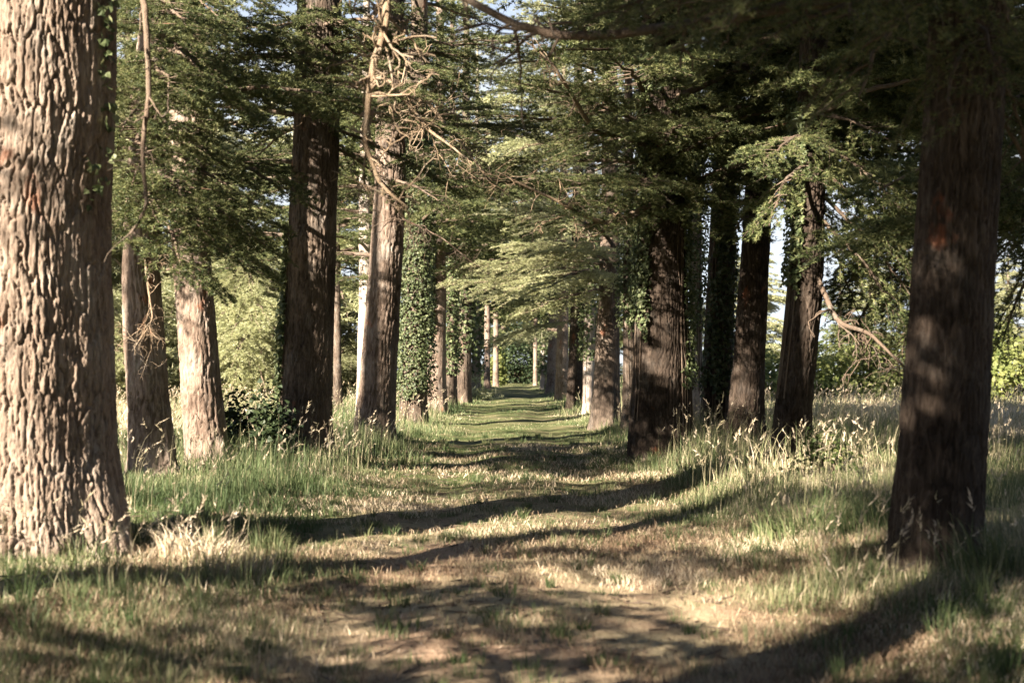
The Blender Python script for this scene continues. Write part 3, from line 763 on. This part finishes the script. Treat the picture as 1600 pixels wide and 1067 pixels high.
for (px, py, Y) in SHADE:  # adds boughs along the sun's rays to shade right-hand trunks and foliage
    T = P(px, py, Y)
    for xb in rs_.permutation([-6.2, -5.2, -4.4, -3.4, -2.6]):
        B_ = T + to_sun * (xb - T[0]) / to_sun[0]
        t = min(WEST, key=lambda q: abs(q.Y - B_[1]))
        o = t.axis(min(B_[2] - .15, t.gz + t.H - .6)); d_ = B_ - o; dist = np.linalg.norm(d_)
        if B_[2] > t.gz + t.H - .5 or dist > 4.4 or dist < .5 or B_[2] < 4.6: continue
        Lb = min(max(2.2, dist * 1.5), 5.0)
        if shades_lit(o, d_, Lb): continue
        t.put(o, d_, Lb, rs_.normal() * .2, 'far'); break
LA.auto(9.6, 2.6, .8, 2); LB.auto(4.6, 3.4, .8, 2); LC.auto(4.6, 3.4, .8, 2)
for z, az, L in [(3.0, 12, 3.4), (3.4, -5, 3.6), (4.3, 6, 3.6), (4.55, -10, 3.2), (5.3, 14, 2.6), (6.1, -6, 3.6), (6.4, 10, 3.4), (4.0, 60, 2.4), (6.2, 150, 2.6)]:
    LA.put(LA.axis(z + LA.gz), (math.cos(math.radians(az)), math.sin(math.radians(az)), .06), L)
for z, az, L in [(3.2, 10, 4), (3.5, 40, 4.2), (2.8, 60, 3.6), (2.9, 120, 3.6), (3.3, 150, 3.8), (3.1, 95, 3.8), (4.1, 130, 3.6), (4.7, 50, 3.6)]:
    L0.put(L0.axis(z), (math.cos(math.radians(az)), math.sin(math.radians(az)), .06), L); R0.auto(5.0, 4.4, .6, 3)
RX.auto(4.0, 3.6, .36, 4, pitch=(-14, 6), lod='far'); RY.auto(3.6, 3.6, .4, 4, pitch=(-16, 6), lod='far')
for z, az in [(5.7, 80), (6.0, 105), (6.5, 70), (7.0, 95), (7.5, 85), (8.1, 75), (8.6, 100)]:
    L1.put(L1.axis(z), (math.cos(math.radians(az)), math.sin(math.radians(az)), .1), 4.4)  # added boughs above the frame, shading the broad right-hand trunk

# boughs seen one by one: trunk height, tip pixel, tip distance
for a in [(4.6, 330, 250, 15.5), (4.3, 400, 330, 16), (3.9, 430, 395, 16.5), (3.9, 300, 330, 14.2), (3.5, 350, 385, 15), (5.0, 400, 180, 15), (5.2, 260, 140, 14), (4.4, 215, 260, 13.6), (3.3, 420, 440, 17), (3.1, 330, 450, 16), (3.6, 440, 350, 18), (4.0, 230, 340, 14.5), (3.7, 290, 430, 15), (6.0, 300, 60, 15), (5.6, 210, 60, 14), (6.2, 360, 30, 16), (5.4, 330, 130, 15), (4.8, 200, 180, 13.5)]:
    L2.aim(*a, roll=rng.normal() * .2)
for a in [(4.6, 440, 300, 17), (4.9, 420, 210, 18), (5.3, 360, 120, 17), (4.2, 200, 300, 18), (5.6, 440, 60, 19), (3.7, 390, 380, 17.5), (3.4, 430, 430, 18), (6.2, 330, 40, 18), (6.0, 400, 30, 20), (5.8, 230, 80, 18), (6.4, 460, 90, 18.5), (6.6, 250, 20, 17), (6.2, 300, 90, 16.6), (6.9, 420, 10, 18)]:
    L3.aim(*a, roll=rng.normal() * .2)
for a in [(6.2, 330, 20, 19), (6.8, 380, 90, 20), (5.8, 340, 110, 20.5), (6.5, 400, 20, 20), (6.0, 380, 60, 19), (5.6, 560, 120, 22), (6.3, 620, 60, 20), (5.2, 380, 250, 22.5), (5.6, 720, 210, 20), (6.0, 700, 120, 19.5), (5.2, 700, 290, 21), (6.6, 690, 40, 19.5), (6.2, 740, 90, 20.5), (5.0, 640, 320, 21.5), (6.6, 560, 40, 19)]:
    L4.aim(*a, roll=rng.normal() * .2)
for a in [(5.2, 740, 230, 24), (5.6, 700, 120, 23), (4.9, 520, 330, 27), (6, 790, 170, 25), (5.0, 690, 330, 24)]:
    L5.aim(*a, roll=rng.normal() * .2)
for a in [(5.0, 760, 180, 21), (5.2, 800, 130, 20), (4.7, 780, 260, 21.5), (4.4, 850, 300, 20), (4.9, 870, 210, 19), (4.0, 1180, 320, 20), (4.2, 1200, 250, 20), (4.6, 1150, 200, 19.5), (4.1, 900, 330, 19.5), (5.4, 950, 100, 18), (4.3, 1000, 290, 18.4), (4.8, 1080, 180, 18.4), (3.9, 960, 360, 19.5)]:
    R5.aim(*a, roll=rng.normal() * .2)
for a in [(4.5, 1290, 340, 21), (4.2, 1240, 330, 20), (4.7, 1100, 300, 20.5), (5, 1320, 240, 21), (4.0, 1130, 370, 21), (5.3, 1080, 160, 20)]:
    R3.aim(*a, roll=rng.normal() * .2)
for a in [(4.5, 1400, 330, 17), (4.2, 1420, 420, 17.5), (3.6, 1420, 520, 17.5), (4.8, 1380, 230, 16.5), (4.2, 1180, 360, 16.5), (3.9, 1440, 480, 18.5), (4.6, 1500, 400, 19), (3.5, 1350, 480, 19), (4.5, 1190, 260, 16), (5.0, 1280, 130, 16)]:
    R2.aim(*a, roll=rng.normal() * .25)
for a in [(4.2, 1550, 330, 15), (4.6, 1570, 250, 15.5), (3.9, 1530, 430, 16), (3.6, 1565, 520, 16), (4.9, 1540, 180, 15), (4.3, 1600, 380, 14.5)]:
    RY.aim(*a, roll=rng.normal() * .2)
for a in [(4.4, 1400, 300, 19), (4.2, 1340, 420, 19.5), (4.0, 1390, 470, 19), (4.8, 1330, 230, 19), (3.6, 1330, 515, 18.5), (3.4, 1400, 555, 18.5), (3.8, 1300, 465, 19), (3.3, 1425, 600, 18), (3.9, 1370, 400, 18), (3.5, 1350, 560, 20)]:
    RX.aim(*a, roll=rng.normal() * .2)
for a in [(3.9, 740, 420, 30), (3.6, 760, 470, 29), (4.2, 790, 390, 29), (3.4, 800, 500, 30), (4.0, 850, 400, 28.5), (3.5, 700, 450, 31), (4.5, 830, 330, 28), (3.7, 840, 450, 28)]:
    R6.aim(*a, lod='mid', roll=rng.normal() * .15)
for a in [(3.2, 780, 530, 44), (3.7, 800, 480, 43), (4.2, 780, 440, 43)]:
    R7.aim(*a, lod='mid')
for a in [(3.2, 790, 545, 62)]:
    R8.aim(*a, lod='far')
# dark near boughs over the lane
for a in [(3.9, 1230, 60, 7.6), (4.2, 1080, 30, 7.4), (4.1, 1330, 130, 8.0), (3.8, 1580, 120, 8.2), (4.0, 1600, 260, 10), (3.7, 1480, 190, 8.2), (4.4, 960, 20, 8.2), (4.3, 1180, 70, 9.5), (3.6, 1620, 330, 10.5), (4.1, 1650, 160, 9.0), (4.5, 1350, 20, 7.2)]:
    R1.aim(*a, lod='near', roll=rng.normal() * .2)

# bare boughs
Dd = lambda *a: [P(*q) for q in a]
L1.dead([L1.axis(5.6)] + Dd((420, -110, 10.6), (610, -60, 10.6), (612, 20, 10.5), (588, 110, 10.4), (580, 210, 10.4), (600, 275, 10.4), (640, 312, 10.4)), .05, .008, 42, .42, 2, 5, "bare sunlit bough hanging straight down with a tangle of pale twigs")
L1.dead([L1.axis(5.2)] + Dd((215, -60, 10), (228, 20, 9.8), (237, 130, 9.8), (226, 230, 9.8), (232, 320, 9.8), (204, 365, 9.8)), .028, .010, 9, .3, 1, 9, "thin bare bough hanging beside the trunk like a rope", mat=WOOD)
L5.dead([L5.axis(6.2)] + Dd((660, 150, 24), (720, 220, 23), (760, 280, 22.5)), .05, .01, 26, .8, 2, 12)
L4.dead([L4.axis(5.7)] + Dd((600, 120, 19), (660, 200, 18.5), (730, 255, 18)), .05, .008, 24, .7, 2, 13)
L2.dead([L2.axis(3.2)] + Dd((230, 430, 16.4), (240, 500, 16.2), (212, 545, 16.2)), .02, .004, 26, .5, 2, 14)
R5.dead([R5.axis(5.2)] + Dd((930, 210, 20), (870, 110, 19), (838, 80, 19)), .05, .01, 14, .5, 2, 15)
R5.dead([R5.axis(4.2)] + Dd((950, 350, 20), (880, 320, 19.5), (770, 265, 19)), .05, .010, 18, .6, 2, 16)
R2.dead([R2.axis(3.0)] + Dd((1310, 505, 17.6), (1360, 520, 17.4), (1400, 560, 17.2), (1425, 582, 17.2)), .04, .007, 20, .5, 2, 17, "dark drooping dead limb with hanging twigs", down=1.0, mat=WOOD)
R1.dead([R1.axis(3.95)] + Dd((1250, 10, 9), (1100, 42, 8.8), (950, 54, 8.8), (860, 56, 8.8), (790, 28, 8.8), (715, -15, 8.8)), .042, .022, 12, .5, 1, 18, "thick dark bough reaching across the lane", mat=WOOD)
R4b.dead([R4b.axis(5.2)] + Dd((1140, 320, 27), (1170, 350, 26.5)), .04, .01, 10, .5, 1, 19)
L5.dead([L5.axis(4.4)] + Dd((690, 370, 25), (752, 420, 25)), .022, .005, 24, .6, 2, 20, mat=WOOD)

for t in TREES.values(): t.finish()

# ivy on the trunks (angles: 180 faces the meadow side of the west row, 270 faces the camera)
ivy_on(L6, "thick bright ivy wrapping a whole trunk from foot to boughs", .9, 8.5, 0, 360, 14000, .060, .17, 3)
ivy_on(L8, "ivy in loose sunny bunches on the slim shaded trunk", 1.5, 8, 0, 360, 3200, .085, .18, 4)
ivy_on(L7, "ivy clinging to the meadow side of the pale grey trunk", 2.6, 7, 150, 250, 900, .11, .22, 5)
ivy_on(L9, "ivy darkening the upper half of the short looking trunk", 2.2, 8, 0, 360, 1500, .12, .25, 6)
ivy_on(L10, "thin sunlit ivy on a far trunk where the lane narrows", 1.5, 7, 0, 360, 1200, .13, .2, 7)
ivy_on(R4b, "bright sunlit ivy on the pale pinkish trunk behind the broadest cedar", 2.3, 7.0, 0, 360, 3600, .062, .13, 28)
ivy_on(R4, "dense ivy coating the lane side of a trunk beside the broad dark cedar", 1.1, 7.5, 205, 345, 3200, .065, .07, 8)
ivy_on(R5, "dark ivy strip down the lane side of the broadest trunk", 2.0, 7.0, 165, 238, 2600, .058, .10, 9)
ivy_on(R5, "dark ivy strip down the meadow side of the broadest trunk", 1.3, 6, 312, 375, 2000, .055, .07, 10)
ivy_on(R5b, "ivy tuft above the sunlit strip of the trunk beside the broadest cedar", 2.4, 6, 120, 420, 1900, .065, .13, 11)
ivy_on(R6b, "light ivy on the sunny trunk behind the grey tapering cedar", 1.9, 7, 0, 360, 1500, .10, .16, 12)
ivy_on(R10, "ivy fringe on the thin pale trunk at the lane's far end", 1.6, 6, 0, 360, 700, .16, .2, 13)
ivy_on(R2, "dark ivy on the upper lane side of the leaning trunk by the small shrub", 2.4, 5, 150, 245, 1300, .055, .09, 14)
ivy_on(L4, "dark ivy low on the shaded side of the stout knotty trunk", .6, 4.0, 150, 215, 1000, .07, .08, 15)
ivy_on(L1, "few bright round ivy leaves on the shaded edge of the huge furrowed trunk", 2.7, 4.9, 322, 352, 150, .055, .06, 16, stems=0)

# bushes
def on(px, py, Y): p = P(px, py, Y); return (p[0], Y, float(ground_z(p[0], Y)))
bush("bramble", "dark bramble thicket between two trunks in tall grass", "bramble", on(398, 705, 19.9), (.62, .5, .95), 2300, .075, LEAF_SHADED, 21)
bush("shrub", "small loose dark shrub at the meadow edge below the leaning trunk", "shrub", on(1288, 780, 15.2), (.36, .34, .55), 700, .045, BROAD, 22)
bush("bush", "dark rounded bush closing the far end of the lane", "bush", on(808, 600, 104), (2.1, 1.6, 3.9), 5200, .17, LEAF_SHADED, 23)
bush("bush", "sunlit ivy clad bush beside the last slender pale trunk", "bush", on(776, 600, 97), (.7, .9, 2.3), 1600, .16, HEDGE, 24)

# beyond the lane and the meadow
back_lab = ["sunlit cedar with boughs down to the meadow, seen between trunks", "dark spreading cedar far behind the lane"]
rb = np.random.default_rng(77)
def back_cedar(key, label, H, Lmax, needles, seed):
    t = Tree(key, 55.0, [(640, 800, 822), (300, 804, 818)], label, H=H, lod='back', res=(.06, .15), needles=needles, group="cedars beyond the meadow")
    t.auto(t.gz + .6, Lmax, .40, 6, pitch=(-14, 6), up_gap=.4); t.finish(); return t
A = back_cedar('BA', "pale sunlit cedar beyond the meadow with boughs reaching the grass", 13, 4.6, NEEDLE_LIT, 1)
B = back_cedar('BB', "darker cedar beyond the meadow standing among pale ones", 11, 4.2, NEEDLE, 2)
spots = [(-8, 58, A, 1.25), (-12, 52, A, 1.05), (-15.5, 57, A, 1.3), (-19.5, 51, A, 1.1), (-23, 60, A, 1.3), (-20, 66, B, 1.6), (-26, 70, B, 1.6), (-27, 55, A, 1.2), (-14, 62, A, 1.1), (-31, 62, B, 1.1), (-22, 74, B, 1.3),
         (7, 80, B, .9), (10, 66, B, .6), (12.5, 74, A, .62), (16, 70, B, .52), (19, 76, A, .6), (22.5, 69, B, .5), (26, 75, A, .55), (30, 70, B, .55), (34, 74, A, .55), (5.5, 104, B, 1.1), (-4, 108, B, 1.2), (1.5, 114, A, 1.2), (-1, 120, B, 1.3), (4, 122, B, 1.2)]
for k in range(30):
    an = math.radians(-160 + 320 * (k + .5) / 30 - 90)          # added unseen ring of trees cutting low sky light, except straight ahead
    dd = rb.uniform(42, 58); spots.append((dd * math.cos(an), dd * math.sin(an), A if k % 2 else B, rb.uniform(1.0, 1.25) * (.6 if dd * math.cos(an) < -8 else 1)))
spots = [q for i, q in enumerate(spots) if i < 25 or abs(q[0]) > .5 * q[1] + 6]
first = {id(A): True, id(B): True}
for i, (x, y, t, sc) in enumerate(spots):
    z = float(ground_z(x, y)); rz = rb.uniform(0, 6.28)
    if first[id(t)]:
        t.root.location = (x, y, z); t.root.rotation_euler = (0, 0, rz); t.root.scale = (sc,) * 3; first[id(t)] = False
    else:
        copy_tree(t, (x, y, z), rz, sc, t.root["label"], "cedars beyond the meadow")
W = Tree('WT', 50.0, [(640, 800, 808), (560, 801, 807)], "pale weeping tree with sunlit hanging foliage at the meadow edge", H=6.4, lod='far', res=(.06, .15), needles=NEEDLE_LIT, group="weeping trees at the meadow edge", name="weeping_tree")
W.auto(W.gz + 1.6, 2.9, .26, 7, pitch=(-50, -8), up_gap=.2); W.finish()
for i, (x, y, sc) in enumerate([(-9.2, 49, 1.0), (-13.5, 46, .95), (-18, 48, 1.1), (-6.6, 57, 1.1), (-23, 46, 1.0), (-9, 61, 1.0), (-11, 55, 1.2), (-16, 54, 1.3)]):
    o = W.root if i == 0 else copy_tree(W, (0, 0, 0), 0, 1, W.root["label"], "weeping trees at the meadow edge")
    o.location = (x, y, float(ground_z(x, y)) - .1); o.rotation_euler = (0, 0, rb.uniform(0, 6.28)); o.scale = (sc, sc, sc * rb.uniform(.70, .95))
hp = bush("hedge_bush", "bushy yellow green hedge plant in the row along the far meadow edge", "hedge bush", (0, 0, 0), (2.3, 1.5, 2.1), 3000, .16, HEDGE, 31, group="hedge along the meadow")
hx = np.arange(8, 32, 2.6)
for i, x in enumerate(hx):
    y = 53 + rb.uniform(-1, 1); loc = (x, y, float(ground_z(x, y)))
    if i == 0: o = hp
    else:
        o = hp.copy(); COL.objects.link(o)
        for ch in hp.children:
            c = ch.copy(); COL.objects.link(c); c.parent = o
    o.location = loc; o.rotation_euler = (0, 0, rb.uniform(0, 6.28)); sc = rb.uniform(.8, 1.2); o.scale = (sc, sc, sc * rb.uniform(.8, 1.1))


# ------------------------------------------------------------------ grass
def grass_points(n, y0, y1, pw=1.35, seed=1, side=1.6):
    """Random root points in the wedge the picture can see (and a step to either side), denser nearby."""
    r = np.random.default_rng(seed)
    u = r.uniform(0, 1, n); k = 2 - pw
    y = (y0 ** k + u * (y1 ** k - y0 ** k)) ** (1 / k)
    x = r.uniform(-1, 1, n) * (.40 * y + side)
    return x, y, r


def blades(x, y, z, length, width, lean, heading, r, seg=3):
    n = len(x)
    t = np.linspace(0, 1, seg + 1)
    bend = lean[:, None] * t[None] ** 1.6
    dz = np.cumsum(np.concatenate([np.zeros((n, 1)), np.cos(bend[:, 1:])], 1), 1) / seg * length[:, None]
    dh = np.cumsum(np.concatenate([np.zeros((n, 1)), np.sin(bend[:, 1:])], 1), 1) / seg * length[:, None]
    cx = x[:, None] + dh * np.cos(heading)[:, None]; cy = y[:, None] + dh * np.sin(heading)[:, None]; cz = z[:, None] + dz
    fa = r.uniform(0, 2 * np.pi, n); wx, wy = np.cos(fa)[:, None], np.sin(fa)[:, None]
    w = width[:, None] * (1 - t[None] ** 1.5) * .5
    Lf = np.stack([cx - wx * w, cy - wy * w, cz], -1)[:, :seg]; Rt = np.stack([cx + wx * w, cy + wy * w, cz], -1)[:, :seg]
    tip = np.stack([cx, cy, cz], -1)[:, seg:]
    v = np.concatenate([Lf, Rt, tip], 1); m = 2 * seg + 1
    b = np.arange(n)[:, None] * m
    q = np.concatenate([np.stack([b + i, b + seg + i, b + seg + i + 1, b + i + 1], -1) for i in range(seg - 1)], 1).reshape(-1, 4)
    tr = np.stack([b + seg - 1, b + 2 * seg - 1, b + 2 * seg], -1).reshape(-1, 3)
    return v.reshape(-1, 3), tr, q, np.stack([cx[:, -1], cy[:, -1], cz[:, -1]], -1)


def dryness(x, y):
    d = .36 + .30 * fbm(x * .35, y * .22, o=3, seed=41) + .22 * fbm(x * 1.4, y * 1.1, o=2, seed=43)
    d = d + .33 * np.exp(-((x - 3.4) / 1.7) ** 2) * np.exp(-((y - 16.5) / 5) ** 2)        # straw coloured bank
    d = d + .34 * sstep(5.0, 8, np.abs(x)) * sstep(17, 27, y)                                # pale hay meadow
    d = d + .30 * np.exp(-((x + 2.4) / .7) ** 2) * np.exp(-((y - 10.2) / 1.0) ** 2)          # dry heap by the big trunk
    d = d + .22 * np.exp(-(x / 1.4) ** 2) * sstep(13, 8, y) + .14 * sstep(10, 7, y)
    d = d - .07 - .16 * sstep(11.5, 15, y) * np.exp(-(x / 1.7) ** 2) - .06 * sstep(-1, -3, x)
    d = d - .12 * np.exp(-((x + 3.0) / 1.2) ** 2) * np.exp(-((y - 15) / 4) ** 2)
    return d


def sward(name, n, y0, y1, seed, tall):
    x, y, r = grass_points(n, y0, y1, seed=seed)
    a = np.abs(x - .15 * vnoise(y * .4, y * 0, seed=6))
    edge = sstep(.95, 2.5, a + .5 * vnoise(x * .8, y * .8, seed=12))
    if tall:
        keep = r.uniform(0, 1, n) < edge * np.clip(.6 + 1.1 * fbm(x * .9, y * .7, o=2, seed=13), .10, 1)
    else:
        soil = sstep(.05, .40, vnoise(x * .75, y * .55, seed=14) + .25 * np.exp(-(x / 1.0) ** 2) + .55 * sstep(10.5, 7, y) * sstep(2.4, 1.2, a) + .3 * np.exp(-((a - .85) / .3) ** 2))
        keep = r.uniform(0, 1, n) > np.clip(soil * .6 + .75 * np.exp(-(x / 1.3) ** 4) * sstep(11, 9, y), 0, .93); soilk = soil
    sk = np.zeros(n)[keep] if tall else soil[keep]
    x, y, a, edge = x[keep], y[keep], a[keep], edge[keep]; n = len(x)
    clump = vnoise(x * 1.1, y * .9, seed=15)
    if tall:
        length = (.10 + .36 * edge * np.clip(.75 + 1.0 * clump, .15, 1.7)) * r.uniform(.4, 1.35, n)
        length *= (.32 + .62 * sstep(8, 17, y)) * np.where(x < 0, .85, 1.0 - .25 * sstep(3.2, 5, x))
        lean = np.abs(r.normal(.75, .45, n)) + .35 * np.clip(vnoise(x * .7, y * .5, seed=19), -.5, 1); wid = .0028 + .00036 * y
    else:
        length = (.035 + .07 * edge + .05 * np.clip(clump, 0, 1)) * r.uniform(.5, 1.5, n)
        lean = np.abs(r.normal(.6, .45, n)) + .75 * sk; length *= 1 - .25 * sk; wid = .003 + .00036 * y
    hd = r.normal(.5, 1.5, n) + 2.0 * vnoise(x * .5, y * .5, seed=16)
    z = ground_z(x, y) - .01
    d = dryness(x, y) + r.normal(0, .17, n) + .42 * sk
    v, t, q, tips = blades(x, y, z, length, wid * r.uniform(.6, 1.4, n), np.clip(lean, 0, 1.5), hd, r, 3 if tall else 2)
    d = np.clip(d, 0, 1); seg = 3 if tall else 2
    tint = np.concatenate([d, np.repeat(d, seg - 1)])
    o = link(name, mesh_np(name, v, t, q, mats=[GRASS], tint=tint), None)
    return o, x, y, tips, length


g1, *_ = sward("grass", 480000, 5.2, 60, 51, False)
tag(g1, "short patchy grass and dry stubble covering the lane", "grass", kind="stuff")
g2, gx, gy, tips, gl = sward("tall_grass", 450000, 5.6, 104, 52, True)
tag(g2, "tall green and straw coloured grass on both banks and the meadow", "grass", kind="stuff")


def plumes():
    r = np.random.default_rng(61)
    x, y, _ = grass_points(10000, 8, 48, seed=62, pw=1.2)
    a = np.abs(x)
    k = (a > 1.9) & (r.uniform(0, 1, len(x)) < .30 + .6 * (vnoise(x * .9, y * .6, seed=63) > .1)); x, y = x[k], y[k]; n = len(x)
    L = r.uniform(.30, .72, n) * (.65 + .4 * sstep(9, 16, y))
    lean = np.abs(r.normal(.35, .25, n)); hd = r.normal(.4, 1.2, n)
    z = ground_z(x, y)
    v, t, q, tips = blades(x, y, z, L, np.full(n, .0025) + .0002 * y, lean, hd, r, 3)
    mb = MB(); mb.add(v, t, q)
    tint = [np.concatenate([np.full(n, .62), np.full(2 * n, .62)])]
    # drooping seed heads
    hl = r.uniform(.06, .14, n); dl = lean + r.uniform(.1, .6, n)
    dz, dh = np.cos(dl), np.sin(dl)
    dirv = np.stack([dh * np.cos(hd), dh * np.sin(hd), dz], -1)
    tv, tt = [], []
    K = 7
    base = tips - dirv * .03
    pos = base[:, None] + dirv[:, None] * (np.linspace(0, 1, K)[None, :, None] * hl[:, None, None])
    pos = pos.reshape(-1, 3); m = len(pos)
    d2 = np.repeat(dirv, K, 0) + r.normal(size=(m, 3)) * .45; d2 /= np.linalg.norm(d2, axis=1)[:, None]
    sd = np.cross(d2, r.normal(size=(m, 3))); sd /= np.linalg.norm(sd, axis=1)[:, None]
    ln = np.repeat(hl, K)[:, None] * .42; w = (.0035 + .00022 * np.repeat(y, K))[:, None]
    v2 = np.stack([pos - sd * w, pos + sd * w, pos + d2 * ln], 1).reshape(-1, 3)
    mb.add(v2, np.arange(m * 3).reshape(-1, 3))
    V, T, Q = mb.arrays()
    nt1 = n
    tint = np.concatenate([np.full(nt1, .62), np.repeat(np.clip(r.normal(.80, .08, n), 0, 1), K), np.full(len(Q), .62)])
    o = link("seeding_grass", mesh_np("seeding_grass", V, T, Q, mats=[GRASS], tint=tint))
    tag(o, "pale nodding seed heads standing above the bank grass", "grass", kind="stuff")
plumes()


def litter():
    """Dropped twigs and bits of bark on the lane and under the trees."""
    r = np.random.default_rng(71); mb = MB()
    x, y, _ = grass_points(5200, 5.4, 26, seed=72)
    for i in range(len(x)):
        L = r.uniform(.02, .16) * (1.4 if r.random() > .9 else 1); a = r.uniform(0, 2 * np.pi); k = r.normal() * .35
        u = np.linspace(0, 1, 4) * L
        px_, py_ = x[i] + u * math.cos(a), y[i] + u * math.sin(a) + k * u * (u / L)
        v, q = tube(np.stack([px_, py_, ground_z(px_, py_) + .016 + r.uniform(0, .01)], 1), np.linspace(.006, .002, 4) * r.uniform(.6, 1.3), 4); mb.add(v, q=q)
    V, _, Q = mb.arrays()
    tag(link("twig_litter", mesh_np("twig_litter", V, quads=Q, mats=[WOOD], smooth=True)), "small dry twigs littering the lane", "litter", kind="stuff")
litter()


def tufts():
    """Separate coarser tufts of green grass and weeds on and beside the lane."""
    cx, cy, r = grass_points(1500, 6, 30, seed=81)
    k = (np.abs(cx) < 3.2); cx, cy = cx[k], cy[k]
    m = r.integers(18, 60, len(cx)); i = np.repeat(np.arange(len(cx)), m); n = len(i)
    sp = r.uniform(.03, .12, len(cx))[i]; ang = r.uniform(0, 2 * np.pi, n); rad = np.sqrt(r.uniform(0, 1, n)) * sp
    x, y = cx[i] + rad * np.cos(ang), cy[i] + rad * np.sin(ang)
    h = (r.uniform(.05, .15, len(cx)) * (1 + .9 * sstep(1.0, 2.4, np.abs(cx))))[i] * r.uniform(.5, 1.2, n)
    v, t, q, _ = blades(x, y, ground_z(x, y) - .005, h, (.004 + .00030 * y) * r.uniform(.7, 1.5, n), np.clip(np.abs(r.normal(.55, .35, n)), 0, 1.4), ang + r.normal(0, .6, n), r, 2)
    d = np.clip(r.uniform(.02, .45, len(cx))[i] + r.normal(0, .08, n), 0, 1)
    tag(link("grass_tufts", mesh_np("grass_tufts", v, t, q, mats=[GRASS], tint=np.concatenate([d, d]))), "small green tufts dotted over the worn lane", "grass", kind="stuff")
tufts()


THATCH = leaf_mat("dry_thatch", [(0., (.10, .062, .038)), (.35, (.23, .155, .095)), (.65, (.44, .345, .225)), (1., (.68, .57, .42))], trans=.15, rough=.7)
def thatch():
    """Matted dry grass and needles lying on the lane."""
    x, y, r = grass_points(420000, 5.2, 26, seed=91, side=1.2)
    k = np.abs(x) < 2.9 + .5 * vnoise(x, y, seed=92); x, y = x[k], y[k]
    k = r.uniform(0, 1, len(x)) < np.clip(.45 + 1.1 * fbm(x * 1.2, y * .9, o=2, seed=93) - .38 * np.exp(-(x / 1.3) ** 4) * sstep(11.5, 9.5, y), .03, 1) * (1 - .65 * sstep(11, 17, y)); x, y = x[k], y[k]; n = len(x)
    L = r.uniform(.03, .12, n); lean = r.uniform(1.15, 1.62, n)
    v, t, q, _ = blades(x, y, ground_z(x, y) + r.uniform(.008, .03, n), L, (.0022 + .00032 * y) * r.uniform(.6, 1.4, n), lean, r.uniform(0, 2 * np.pi, n), r, 2)
    d = np.clip(.52 + .45 * fbm(x * 1.1, y * .8, o=3, seed=94) + r.normal(0, .20, n) - .28 * np.exp(-(x / 1.1) ** 2) * sstep(10.5, 8.5, y) + .12 * sstep(9, 11, y), 0, 1)
    tag(link("dry_thatch", mesh_np("dry_thatch", v, t, q, mats=[THATCH], tint=np.concatenate([d, d]))), "matted brown and straw coloured dry grass lying on the lane", "dry grass", kind="stuff")
thatch()


def clump(label, c, rad, n, hl, d0, seed):
    """A collapsed heap of long grass."""
    r = np.random.default_rng(seed)
    a = r.uniform(0, 2 * np.pi, n); q_ = np.sqrt(r.uniform(0, 1, n)) * rad
    x, y = c[0] + q_ * np.cos(a), c[1] + .7 * q_ * np.sin(a)
    v, t, q, _ = blades(x, y, ground_z(x, y) - .01, hl * r.uniform(.5, 1.3, n), r.uniform(.005, .013, n), np.clip(r.normal(1.15, .35, n), .3, 2.0), a + r.normal(0, .7, n), r, 4)
    base = np.array([c[0], c[1], float(ground_z(c[0], c[1]))])
    d = np.clip(r.normal(d0, .16, n), 0, 1)
    o = link("grass_clump", mesh_np("grass_clump", v - base, t, q, mats=[GRASS], tint=np.concatenate([d, np.repeat(d, 3)])), None, base)
    tag(o, label, "grass clump")
clump("pale collapsed heap of dry grass on the bank beside the huge furrowed trunk", (-2.3, 10.35), .30, 420, .27, .86, 5)
clump("smaller straw coloured heap of grass between the pale heap and the lane", (-1.9, 9.9), .24, 260, .22, .80, 6)
clump("green tussock on the bank facing the dark leaning trunk", (2.35, 11.4), .42, 330, .40, .30, 7)
clump("dark green tussock close against the foot of the dark leaning trunk", (2.75, 10.7), .34, 260, .42, .20, 8)
clump("tall grass tussock in front of the dark leaning trunk's foot", (3.0, 8.5), .45, 360, .38, .36, 9)
